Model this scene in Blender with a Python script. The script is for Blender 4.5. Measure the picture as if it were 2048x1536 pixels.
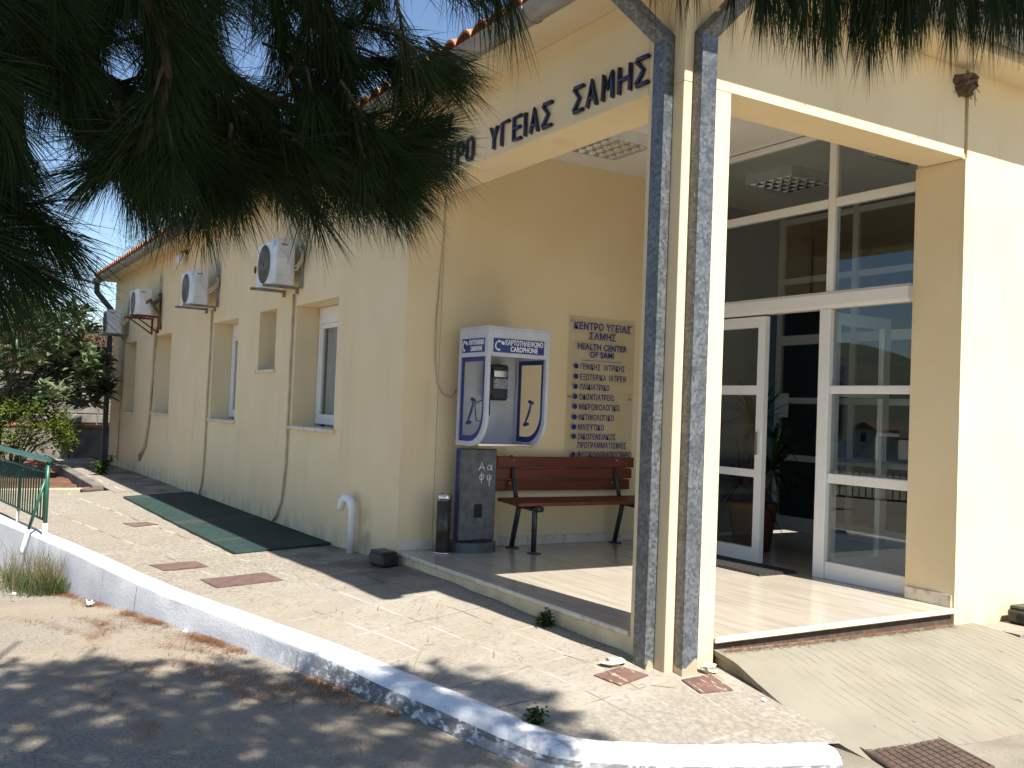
import bpy, math, random
import numpy as np
from mathutils import Vector, Matrix
random.seed(7); rng = np.random.default_rng(7)
SC = bpy.context.scene; COL = SC.collection
for o in list(bpy.data.objects): bpy.data.objects.remove(o)
R = math.radians
# ---------------------------------------------------------------- camera
CAMZ = 1.25; FPX = 1930.0
yaw, pit, rol = R(58.55), R(1.6), R(-2.22)
CM = Matrix.Rotation(yaw, 3, 'Z') @ Matrix.Rotation(pit, 3, 'X') @ Matrix.Rotation(rol, 3, 'Y')
cam = bpy.data.cameras.new('camera'); camo = bpy.data.objects.new('camera', cam); COL.objects.link(camo)
cam.sensor_width = 36.0; cam.lens = 36.0 * FPX / 2048.0; cam.clip_start = 0.05; cam.clip_end = 9000
camo.matrix_world = Matrix.Translation((0, 0, CAMZ)) @ (CM @ Matrix.Rotation(R(90), 3, 'X')).to_4x4()
SC.camera = camo
# ---------------------------------------------------------------- sky, sun, exposure
SUND = Vector((1.0, 0.072, 1.41)).normalized()          # towards the sun
w = bpy.data.worlds.new('World'); SC.world = w; w.use_nodes = True
nt = w.node_tree; bg = nt.nodes['Background']
sky = nt.nodes.new('ShaderNodeTexSky'); sky.sky_type = 'NISHITA'; sky.sun_disc = False
sky.sun_elevation = math.asin(SUND.z); sky.sun_rotation = math.atan2(SUND.x, SUND.y)
sky.air_density = 1.0; sky.dust_density = 0.2; sky.ozone_density = 3.0
nt.links.new(sky.outputs[0], bg.inputs[0]); bg.inputs[1].default_value = 0.08
sl = bpy.data.lights.new('sun', 'SUN'); sl.energy = 4.8; sl.angle = R(0.55); sl.color = (1.0, 0.965, 0.90)
so = bpy.data.objects.new('sun', sl); COL.objects.link(so)
so.rotation_euler = SUND.to_track_quat('Z', 'Y').to_euler()
SC.view_settings.view_transform = 'Standard'; SC.view_settings.look = 'None'
SC.view_settings.gamma = 1.0; SC.view_settings.use_curve_mapping = False
SC.view_settings.exposure = 1.08
# ---------------------------------------------------------------- pixel rays (survey of the photograph)
def ray(px, py):
    return (CM @ Vector((px - 1024, FPX, 768 - py))).normalized()
CAMP = Vector((0, 0, CAMZ))
def at(px, py, d): return CAMP + ray(px, py) * d
def onz(px, py, z): d = ray(px, py); return CAMP + d * ((z - CAMZ) / d.z)
def ony(px, py, y): d = ray(px, py); return CAMP + d * (y / d.y)
def onx(px, py, x): d = ray(px, py); return CAMP + d * (x / d.x)
# ---------------------------------------------------------------- terrain heights
XW = [-26, -18.4, -12.6, -9.2, -7.6, -6.65, -5.3, -4.41, -4.1, -3.5, -3.0, -2.0]
ZW = [-.30, -.19, -.177, -.16, -.10, -.095, -.117, -.135, -.165, -.26, -.33, -.40]
XK = [-26, -11, -8, -6, -4, -3, -2]; ZK = [-.32, -.25, -.22, -.21, -.25, -.32, -.40]
def pav(x, y):
    t = min(max((3.575 - y) / 1.4, 0), 1.2)
    return float(np.interp(x, XW, ZW) * (1 - t) + np.interp(x, XK, ZK) * t)
def onpav(px, py, lift=0.0):
    z = -.2
    for _ in range(25):
        p = onz(px, py, z); z = .5 * z + .5 * pav(p.x, p.y)
    p = onz(px, py, z); return Vector((p.x, p.y, pav(p.x, p.y) + lift))
def road_z(x, y=0):
    return float(np.interp(x, [-40, -20, -14, -11, -9, -8, -7, -6, -4, -3, 2, 40], [-1.3, -1.15, -.9, -.74, -.56, -.47, -.42, -.375, -.345, -.37, -.40, -1.3]))
# ---------------------------------------------------------------- materials
MATS = {}
def nodes(m):
    m.use_nodes = True; return m.node_tree, m.node_tree.nodes['Principled BSDF']
def mat(name, c, c2=None, scale=6.0, rough=.8, metal=0.0, bump=0.0, bscale=None, detail=6.0, lo=.35, hi=.65, spec=.5, stretch=None, extra=None, bdist=.01):
    if name in MATS: return MATS[name]
    m = bpy.data.materials.new(name); t, b = nodes(m); L = t.links.new
    b.inputs['Roughness'].default_value = rough; b.inputs['Metallic'].default_value = metal
    b.inputs['Specular IOR Level'].default_value = spec
    b.inputs['Base Color'].default_value = (*c, 1)
    geo = t.nodes.new('ShaderNodeNewGeometry'); pos = geo.outputs['Position']
    if stretch:
        mp = t.nodes.new('ShaderNodeMapping'); mp.inputs['Scale'].default_value = stretch
        L(pos, mp.inputs['Vector']); pos = mp.outputs[0]
    col = None
    if c2 is not None:
        n = t.nodes.new('ShaderNodeTexNoise'); n.inputs['Scale'].default_value = scale; n.inputs['Detail'].default_value = detail
        L(pos, n.inputs['Vector'])
        rp = t.nodes.new('ShaderNodeValToRGB'); rp.color_ramp.elements[0].position = lo; rp.color_ramp.elements[1].position = hi
        rp.color_ramp.elements[0].color = (*c, 1); rp.color_ramp.elements[1].color = (*c2, 1)
        L(n.outputs[0], rp.inputs[0]); col = rp.outputs[0]
    if extra: col = extra(t, pos, col, b) or col
    if col is not None: L(col, b.inputs['Base Color'])
    if bump > 0:
        n2 = t.nodes.new('ShaderNodeTexNoise'); n2.inputs['Scale'].default_value = bscale or scale * 8; n2.inputs['Detail'].default_value = 4
        L(geo.outputs['Position'], n2.inputs['Vector'])
        bp = t.nodes.new('ShaderNodeBump'); bp.inputs['Strength'].default_value = bump; bp.inputs['Distance'].default_value = bdist
        L(n2.outputs[0], bp.inputs['Height']); L(bp.outputs[0], b.inputs['Normal'])
    MATS[name] = m; return m
def noise(t, pos, scale, detail=4, stretch=None, rough=.5):
    if stretch:
        mp = t.nodes.new('ShaderNodeMapping'); mp.inputs['Scale'].default_value = stretch
        t.links.new(pos, mp.inputs['Vector']); pos = mp.outputs[0]
    n = t.nodes.new('ShaderNodeTexNoise'); n.inputs['Scale'].default_value = scale; n.inputs['Detail'].default_value = detail
    n.inputs['Roughness'].default_value = rough
    t.links.new(pos, n.inputs['Vector']); return n.outputs[0]
def ramp(t, v, a, b):
    mr = t.nodes.new('ShaderNodeMapRange'); mr.interpolation_type = 'SMOOTHSTEP'
    mr.inputs[1].default_value = a; mr.inputs[2].default_value = b
    t.links.new(v, mr.inputs[0]); return mr.outputs[0]
def mix(t, f, a, b):
    m = t.nodes.new('ShaderNodeMix'); m.data_type = 'RGBA'
    if isinstance(f, (int, float)): m.inputs[0].default_value = f
    else: t.links.new(f, m.inputs[0])
    for i, v in ((6, a), (7, b)):
        if isinstance(v, tuple): m.inputs[i].default_value = (*v, 1)
        else: t.links.new(v, m.inputs[i])
    return m.outputs[2]
def mul(t, a, b):
    m = t.nodes.new('ShaderNodeMath'); m.operation = 'MULTIPLY'
    for i, v in ((0, a), (1, b)):
        if isinstance(v, (int, float)): m.inputs[i].default_value = v
        else: t.links.new(v, m.inputs[i])
    return m.outputs[0]
def sep(t, pos, axis):
    s = t.nodes.new('ShaderNodeSeparateXYZ'); t.links.new(pos, s.inputs[0]); return s.outputs[axis]
def glass(name, tint=(.8, .84, .84), ior=1.7, rough=0.0):
    if name in MATS: return MATS[name]
    m = bpy.data.materials.new(name); m.use_nodes = True; t = m.node_tree
    t.nodes.clear(); out = t.nodes.new('ShaderNodeOutputMaterial'); tr = t.nodes.new('ShaderNodeBsdfTransparent')
    gl = t.nodes.new('ShaderNodeBsdfGlossy'); gl.inputs['Roughness'].default_value = rough
    tr.inputs[0].default_value = (*tint, 1)
    fr = t.nodes.new('ShaderNodeFresnel'); L = t.links.new
    ge = t.nodes.new('ShaderNodeNewGeometry'); io = t.nodes.new('ShaderNodeMix'); io.data_type = 'FLOAT'      # the far face of a pane must not count as total reflection
    io.inputs[2].default_value = ior; io.inputs[3].default_value = 1/ior; L(ge.outputs['Backfacing'], io.inputs[0]); L(io.outputs[0], fr.inputs[0])
    mx = t.nodes.new('ShaderNodeMixShader')
    L(fr.outputs[0], mx.inputs[0]); L(tr.outputs[0], mx.inputs[1]); L(gl.outputs[0], mx.inputs[2]); L(mx.outputs[0], out.inputs[0])
    MATS[name] = m; return m
def leafmat(name, c, c2, trans=.25, scale=3, rough=.55):
    if name in MATS: return MATS[name]
    m = bpy.data.materials.new(name); m.use_nodes = True; t = m.node_tree; b = t.nodes['Principled BSDF']; L = t.links.new
    geo = t.nodes.new('ShaderNodeNewGeometry'); n = noise(t, geo.outputs['Position'], scale, 3)
    wn = t.nodes.new('ShaderNodeMix'); wn.data_type = 'FLOAT'; wn.inputs[0].default_value = .5
    L(n, wn.inputs[2]); L(geo.outputs['Random Per Island'], wn.inputs[3])
    cc = mix(t, ramp(t, wn.outputs[0], .25, .75), c, c2)
    L(cc, b.inputs['Base Color']); b.inputs['Roughness'].default_value = rough; b.inputs['Specular IOR Level'].default_value = .35
    out = t.nodes['Material Output']; tl = t.nodes.new('ShaderNodeBsdfTranslucent'); L(cc, tl.inputs[0])
    ms = t.nodes.new('ShaderNodeMixShader'); ms.inputs[0].default_value = trans
    L(b.outputs[0], ms.inputs[1]); L(tl.outputs[0], ms.inputs[2]); L(ms.outputs[0], out.inputs[0])
    MATS[name] = m; return m

YA = 3.575
def plaster_extra(t, pos, col, b):
    z = sep(t, pos, 2); x = sep(t, pos, 0)
    st = noise(t, pos, 1.0, 6, (5, 5, .5))                               # rain streaks
    f = mul(t, ramp(t, st, .55, .78), .28)
    col = mix(t, f, col, (.50, .42, .27))
    for (sx_, sz_, k_) in ((-10.28, 3.0, .6), (-14.05, 3.12, .8), (-18.0, 3.22, .9), (-21.1, 3.0, .9), (-8.35, .05, .5)):   # soot and drip marks by the air conditioners and the pipe
        dv = t.nodes.new('ShaderNodeVectorMath'); dv.operation = 'SUBTRACT'; dv.inputs[1].default_value = (sx_, 0, sz_); t.links.new(pos, dv.inputs[0])
        sc = t.nodes.new('ShaderNodeVectorMath'); sc.operation = 'MULTIPLY'; sc.inputs[1].default_value = (4.2, 0, 2.3); t.links.new(dv.outputs[0], sc.inputs[0])
        le = t.nodes.new('ShaderNodeVectorMath'); le.operation = 'LENGTH'; t.links.new(sc.outputs[0], le.inputs[0])
        yw = ramp(t, sep(t, pos, 1), YA+.01, YA+.003)
        col = mix(t, mul(t, mul(t, mul(t, ramp(t, le.outputs[1], 1.0, .1), ramp(t, noise(t, pos, 5, 5), .2, .6)), k_), yw), col, (.13, .12, .105))
    low = ramp(t, z, .14, -.2)                                           # splashed foot of the wall
    f2 = mul(t, mul(t, low, ramp(t, noise(t, pos, 5, 5), .38, .62)), .5)
    return mix(t, f2, col, (.38, .31, .20))
M_WALL = mat('cream_plaster', (.785, .64, .405), (.75, .60, .365), 1.7, rough=.93, bump=.35, bscale=170, extra=plaster_extra, spec=.2, bdist=.006)
M_WHITEC = mat('white_ceiling', (.80, .77, .70), (.76, .73, .66), 2, rough=.9, spec=.2)
M_ALU = mat('white_aluminium', (.80, .78, .74), (.77, .75, .71), 3, rough=.42)
M_PVC = mat('white_pvc', (.82, .82, .82), (.74, .74, .74), 4, rough=.45)
def marble_extra(t, pos, col, b):
    v = noise(t, pos, 2.2, 8, (.5, 6, 2), .65)
    col = mix(t, ramp(t, v, .42, .72), col, (.385, .33, .25))
    v2 = noise(t, pos, 3.0, 8, (.4, 9, 2), .7)
    col = mix(t, mul(t, ramp(t, v2, .60, .75), .6), col, (.44, .38, .30))
    return col
M_MARBLE = mat('cream_marble', (.53, .47, .375), (.50, .435, .345), 2, rough=.16, extra=marble_extra)
def nosing_extra(t, pos, col, b):
    v = noise(t, pos, 14, 6)
    col = mix(t, mul(t, ramp(t, v, .5, .7), .55), col, (.36, .24, .12)); return col
M_NOSE = mat('worn_marble_edge', (.70, .63, .50), (.60, .52, .40), 3, rough=.4, extra=nosing_extra)
def galv_extra(t, pos, col, b):
    v = t.nodes.new('ShaderNodeTexVoronoi'); v.inputs['Scale'].default_value = 60; t.links.new(pos, v.inputs['Vector'])
    hs = t.nodes.new('ShaderNodeSeparateColor'); t.links.new(v.outputs['Color'], hs.inputs[0])
    col = mix(t, hs.outputs[0], (.062, .067, .073), (.165, .172, .178))
    n = noise(t, pos, 9, 6)
    col = mix(t, mul(t, ramp(t, n, .48, .66), .45), col, (.05, .054, .06))
    pn = noise(t, pos, 11, 5, (1.6, 1.6, .5))
    return mix(t, ramp(t, pn, .69, .73), col, (.60, .52, .38))
M_GALV = mat('galvanised_steel', (.3, .33, .36), (.4, .43, .46), 30, rough=.38, metal=.15, extra=galv_extra)
def galvp_extra(t, pos, col, b):
    col = galv_extra(t, pos, col, b)
    z = sep(t, pos, 2); n = noise(t, pos, 8, 4)
    a = t.nodes.new('ShaderNodeMath'); a.operation = 'MULTIPLY_ADD'; a.inputs[1].default_value = .42; t.links.new(n, a.inputs[0]); t.links.new(z, a.inputs[2])
    return mix(t, ramp(t, a.outputs[0], .075, .055), col, (.47, .39, .27))
M_GALVP = mat('galvanised_downpipe', (.3, .33, .36), (.4, .43, .46), 30, rough=.38, metal=.15, extra=galvp_extra)
M_GUT = mat('weathered_gutter', (.22, .21, .20), (.33, .31, .28), 5, rough=.55, metal=.35, stretch=(.6, 3, 3))
M_GUTD = mat('dark_downpipe', (.055, .06, .065), (.09, .10, .105), 5, rough=.55, metal=.2)
M_TILE = mat('terracotta_tile', (.52, .20, .095), (.36, .14, .07), 7, rough=.85, lo=.3, hi=.75, extra=lambda t, p, c, b: mix(t, mul(t, ramp(t, noise(t, p, 13, 5), .52, .7), .6), c, (.52, .36, .24)))
M_SOFF = mat('painted_soffit', (.72, .62, .43), (.66, .55, .36), 1.2, rough=.9, spec=.2)
M_PED = mat('dull_grey_steel', (.075, .082, .085), (.125, .135, .14), 16, rough=.55, metal=.2, detail=8)
M_NAVY = mat('navy_letter_paint', (.008, .012, .06), (.012, .018, .08), 8, rough=.28)
M_BLUE = mat('blue_paint', (.010, .026, .19), (.012, .03, .17), 8, rough=.35)
M_WHITET = mat('white_lettering', (.82, .83, .85), rough=.5)
M_GLASS = glass('pane_glass', (.88, .91, .91), 1.6)
M_GLASSW = glass('window_glass', (.80, .83, .83), 1.6)
M_CLEAR = glass('clear_perspex', (.93, .95, .95), 1.35)
M_SIGN = glass('smoked_perspex', (.95, .95, .95), 1.45)
M_DARK = mat('dark_void', (.012, .012, .012), rough=.8)
M_BLACKP = mat('black_plastic', (.016, .016, .017), (.03, .03, .03), 20, rough=.42)
M_BLACKM = mat('black_painted_steel', (.022, .026, .030), (.034, .038, .042), 12, rough=.38)
M_ASHB = mat('dark_brown_enamel', (.030, .026, .018), (.042, .036, .026), 20, rough=.3)
M_CHROME = mat('chrome', (.72, .72, .72), rough=.16, metal=1)
M_WOOD = mat('red_brown_varnished_wood', (.17, .036, .017), (.105, .022, .012), 3.0, rough=.35, stretch=(6, .6, 6), extra=lambda t, p, c, b: mix(t, mul(t, ramp(t, noise(t, p, 5, 6, (8, 1.0, 8)), .62, .72), .55), c, (.30, .12, .055)))
M_ACW = mat('grimy_white_casing', (.72, .73, .73), (.52, .52, .50), 3.5, rough=.5, lo=.4, hi=.85)
M_RUST = mat('rusty_iron', (.16, .055, .025), (.05, .03, .02), 14, rough=.9)
M_GREY = mat('grey_bracket_steel', (.30, .30, .28), (.17, .16, .14), 8, rough=.6, metal=.3)
M_CABLE = mat('beige_conduit', (.56, .47, .32), (.42, .34, .23), 6, rough=.7)
M_CURT = mat('net_curtain', (.80, .79, .74), (.66, .65, .60), 6, rough=.9, stretch=(12, 12, .4))
M_GREENR = mat('green_railing_paint', (.013, .075, .042), (.018, .095, .055), 6, rough=.35)
M_GREENG = mat('green_grating_paint', (.012, .036, .031), (.020, .050, .043), 5, rough=.6, extra=lambda t, p, c, b: mix(t, ramp(t, noise(t, p, 1.5, 3, (1.4, .2, 1)), .56, .62), c, (.045, .055, .048)))
M_COVER = mat('rust_brown_cover', (.095, .054, .044), (.13, .078, .064), 10, rough=.8, bump=.5, bscale=90)
M_COVERW = mat('worn_rust_cover', (.105, .056, .043), (.155, .085, .062), 8, rough=.85, bump=.5, bscale=60, extra=lambda t, p, c, b: mix(t, mul(t, ramp(t, noise(t, p, 16, 5, (1, 3, 1)), .56, .64), .7), c, (.42, .32, .22)))
M_MANH = mat('manhole_iron', (.085, .06, .052), (.13, .085, .065), 14, rough=.6, metal=.3)
M_STONE = mat('old_stone', (.22, .20, .165), (.12, .11, .09), 4, rough=.95, bump=.6, bscale=22)
M_PLAST = mat('grey_old_render', (.20, .185, .155), (.11, .10, .085), 3, rough=.95, bump=.4, bscale=25)
M_REDLEDGE = mat('red_brick_ledge', (.36, .15, .08), (.26, .11, .06), 8, rough=.9)
M_SOIL = mat('red_soil', (.20, .085, .042), (.10, .048, .028), 4, rough=1, bump=.8, bscale=14)
M_BARK = mat('pine_bark', (.10, .055, .035), (.045, .028, .02), 20, rough=.95, bump=.7, bscale=60)
M_GREYBARK = mat('grey_bark', (.13, .105, .08), (.06, .05, .04), 14, rough=.95)
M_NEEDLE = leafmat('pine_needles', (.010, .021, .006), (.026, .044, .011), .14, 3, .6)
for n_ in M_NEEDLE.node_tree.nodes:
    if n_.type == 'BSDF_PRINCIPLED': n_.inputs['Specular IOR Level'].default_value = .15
M_NEEDLE2 = leafmat('pine_needles_far', (.05, .10, .02), (.10, .16, .03), .3, 3)
M_LOQ = leafmat('loquat_leaf', (.045, .08, .03), (.15, .19, .095), .18, 4, .32)
M_SHRUB = leafmat('bright_shrub_leaf', (.05, .10, .016), (.16, .19, .03), .35, 4)
M_WEED = leafmat('weed_leaf', (.035, .075, .02), (.07, .12, .03), .35, 5)
M_HEDGE = leafmat('dry_creeper', (.13, .075, .042), (.24, .14, .08), .2, 3)
M_HEDGE2 = leafmat('creeper_green', (.07, .09, .03), (.14, .11, .045), .25, 3)
M_DRYG = leafmat('dry_grass', (.19, .16, .07), (.30, .25, .12), .35, 4)
M_GRASS = leafmat('green_grass', (.06, .10, .03), (.10, .14, .05), .35, 4)
M_LITTER = leafmat('dead_needles', (.15, .058, .024), (.25, .11, .045), .15, 5, .8)
M_PLANT = leafmat('indoor_plant_leaf', (.012, .028, .010), (.028, .052, .018), .2, 5, .35)
M_BLUEW = mat('blue_wall_paint', (.15, .28, .40), (.13, .25, .36), 2, rough=.8)
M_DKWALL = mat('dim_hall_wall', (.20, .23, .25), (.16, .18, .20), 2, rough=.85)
M_TERRA = mat('terracotta_pot', (.17, .06, .035), (.13, .048, .03), 6, rough=.8)
M_STONEW = mat('house_wash', (.42, .41, .38), (.36, .35, .32), 1, rough=.9)
M_ROOF2 = mat('old_red_roof', (.17, .07, .045), (.12, .055, .04), 1, rough=.9)
M_PAPER = mat('paper', (.8, .8, .78), rough=.8)
M_RUBBER = mat('rubber_mat', (.022, .021, .020), (.05, .045, .04), 40, rough=.8)
M_NEST = mat('mud_nest', (.16, .11, .07), (.08, .055, .035), 40, rough=1, bump=1.0, bscale=90)
M_WEDGE = mat('pale_rubble', (.62, .52, .38), (.50, .42, .30), 10, rough=.95, bump=.4, bscale=40)

# ---- ground surfaces
def pave_extra(t, pos, col, b):
    x = sep(t, pos, 0)
    big = noise(t, pos, .8, 5)
    col = mix(t, mul(t, ramp(t, big, .42, .68), .55), col, (.31, .268, .205))
    spk = noise(t, pos, 34, 5); col = mix(t, mul(t, ramp(t, spk, .50, .68), .55), col, (.20, .172, .135)); sp2 = noise(t, pos, 6, 7, None, .7); col = mix(t, mul(t, ramp(t, sp2, .5, .72), .5), col, (.25, .213, .165))
    lich = noise(t, pos, 22, 8, (1, 1.6, 1), .65); far = ramp(t, x, -6.2, -8.2)       # grey lichen on the older far slabs
    col = mix(t, mul(t, mul(t, far, ramp(t, lich, .44, .60)), .85), col, (.19, .168, .132))
    uv = t.nodes.new('ShaderNodeUVMap'); dn = t.nodes.new('ShaderNodeTexNoise'); dn.inputs['Scale'].default_value = 3.5; dn.inputs['Detail'].default_value = 5; t.links.new(pos, dn.inputs['Vector'])
    ds = t.nodes.new('ShaderNodeVectorMath'); ds.operation = 'MULTIPLY_ADD'; ds.inputs[1].default_value = (.035, .035, 0); t.links.new(dn.outputs['Color'], ds.inputs[0]); t.links.new(uv.outputs[0], ds.inputs[2])
    bk = t.nodes.new('ShaderNodeTexBrick'); bk.offset = 0.0; bk.inputs['Scale'].default_value = 1; bk.inputs['Brick Width'].default_value = .60; bk.inputs['Row Height'].default_value = .345
    bk.inputs['Mortar Size'].default_value = .007; bk.inputs['Mortar Smooth'].default_value = .35; bk.inputs['Color1'].default_value = (0, 0, 0, 1); bk.inputs['Color2'].default_value = (1, 1, 1, 1); bk.inputs['Bias'].default_value = 0
    t.links.new(ds.outputs[0], bk.inputs['Vector'])
    sc_ = t.nodes.new('ShaderNodeSeparateColor'); t.links.new(bk.outputs['Color'], sc_.inputs[0])
    col = mix(t, mul(t, sc_.outputs[0], .30), col, (.27, .222, .165))                  # slab to slab tone
    jn = ramp(t, noise(t, pos, 2.6, 5), .36, .60)
    jc = mix(t, jn, (.13, .11, .08), (.46, .41, .325))
    col = mix(t, mul(t, bk.outputs['Fac'], ramp(t, noise(t, pos, 1.9, 4), .30, .48)), col, jc)
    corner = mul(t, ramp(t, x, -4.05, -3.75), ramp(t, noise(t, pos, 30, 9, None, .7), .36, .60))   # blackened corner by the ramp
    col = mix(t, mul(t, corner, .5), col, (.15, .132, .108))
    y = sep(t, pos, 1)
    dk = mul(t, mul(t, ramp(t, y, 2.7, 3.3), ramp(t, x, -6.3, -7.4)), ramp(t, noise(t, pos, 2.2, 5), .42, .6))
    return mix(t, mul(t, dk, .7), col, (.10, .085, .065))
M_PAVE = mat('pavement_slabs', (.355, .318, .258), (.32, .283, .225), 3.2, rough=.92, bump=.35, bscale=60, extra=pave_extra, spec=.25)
M_JOINT = mat('pale_mortar', (.53, .475, .385), (.47, .415, .325), 5, rough=.95, spec=.2)
M_CRACK = mat('dark_crack', (.16, .13, .09), (.30, .25, .18), 12, rough=1)
def road_extra(t, pos, col, b):
    s = noise(t, pos, 55, 6); col = mix(t, ramp(t, s, .34, .58), (.20, .17, .13), col)
    s2 = noise(t, pos, 120, 3); col = mix(t, mul(t, ramp(t, s2, .58, .68), .6), col, (.46, .40, .31))
    big = noise(t, pos, .7, 5); col = mix(t, mul(t, ramp(t, big, .48, .66), .5), col, (.33, .265, .19))
    red = mul(t, ramp(t, noise(t, pos, 1.6, 7, (1.2, 2.0, 1)), .62, .78), .4)
    return mix(t, red, col, (.24, .115, .05))
M_ROAD = mat('gritty_concrete_road', (.30, .265, .21), (.27, .237, .185), 2.5, rough=.95, bump=.5, bscale=70, extra=road_extra, spec=.2)
def kerb_extra(t, pos, col, b):
    geo = [n for n in t.nodes if n.type == 'NEW_GEOMETRY'][0]
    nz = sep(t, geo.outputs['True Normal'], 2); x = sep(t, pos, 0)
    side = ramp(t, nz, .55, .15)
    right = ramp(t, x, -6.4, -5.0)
    wear_shade = ramp(t, noise(t, pos, 16, 9, (1, 1, 1.6), .68), .36, .50)  # worn whitewash, with the shadow on the upright face painted in
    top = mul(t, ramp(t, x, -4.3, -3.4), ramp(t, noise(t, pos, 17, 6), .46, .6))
    f = mul(t, mul(t, side, right), wear_shade)
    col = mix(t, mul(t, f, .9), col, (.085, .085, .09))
    col = mix(t, mul(t, top, .7), col, (.20, .19, .18))
    pits = ramp(t, noise(t, pos, 60, 4), .64, .70)
    return mix(t, mul(t, pits, .35), col, (.25, .24, .24))
M_KERB = mat('whitewashed_kerb', (.80, .80, .80), (.72, .72, .73), 4, rough=.9, bump=.4, bscale=45, extra=kerb_extra, spec=.2, bdist=.007)
def rampm_extra(t, pos, col, b):
    wv = t.nodes.new('ShaderNodeTexWave'); wv.wave_type = 'BANDS'; wv.bands_direction = 'Y'
    wv.inputs['Scale'].default_value = 4.4; wv.inputs['Distortion'].default_value = .45; wv.inputs['Detail'].default_value = 2; wv.inputs['Detail Scale'].default_value = .6
    t.links.new(pos, wv.inputs['Vector'])
    br = ramp(t, noise(t, pos, 7, 5, (1, 3, 1)), .40, .56)
    y = sep(t, pos, 1)
    f = mul(t, mul(t, ramp(t, wv.outputs[1], .075, .01), br), ramp(t, y, 4.1, 4.5))
    col = mix(t, mul(t, f, .75), col, (.13, .11, .08))
    sp = ramp(t, noise(t, pos, 9, 2, (1, 1.6, 1)), .735, .755)
    col = mix(t, mul(t, sp, .8), col, (.11, .095, .075))
    return mix(t, mul(t, ramp(t, noise(t, pos, 2.2, 5), .55, .7), .35), col, (.34, .25, .17))
M_RAMP = mat('grooved_concrete_ramp', (.26, .235, .18), (.225, .202, .152), 3, rough=.9, bump=.25, bscale=80, extra=rampm_extra, spec=.25)
M_APRON = mat('patched_concrete', (.26, .228, .172), (.20, .172, .13), 4, rough=.95, bump=.4, bscale=50, extra=lambda t, p, c, b: mix(t, mul(t, ramp(t, noise(t, p, 40, 5), .52, .68), .6), c, (.17, .145, .11)))
M_RAMPS = mat('mossy_ramp_side', (.30, .26, .18), (.13, .115, .08), 7, rough=.95, bump=.5, bscale=40)
M_FAR = mat('far_ground', (.05, .06, .03), (.10, .09, .05), .05, rough=1)
M_HILL = mat('hillside', (.060, .075, .05), (.10, .095, .06), .01, rough=1)
M_SEAW = mat('sea_water', (.02, .05, .09), rough=.3)

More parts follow.
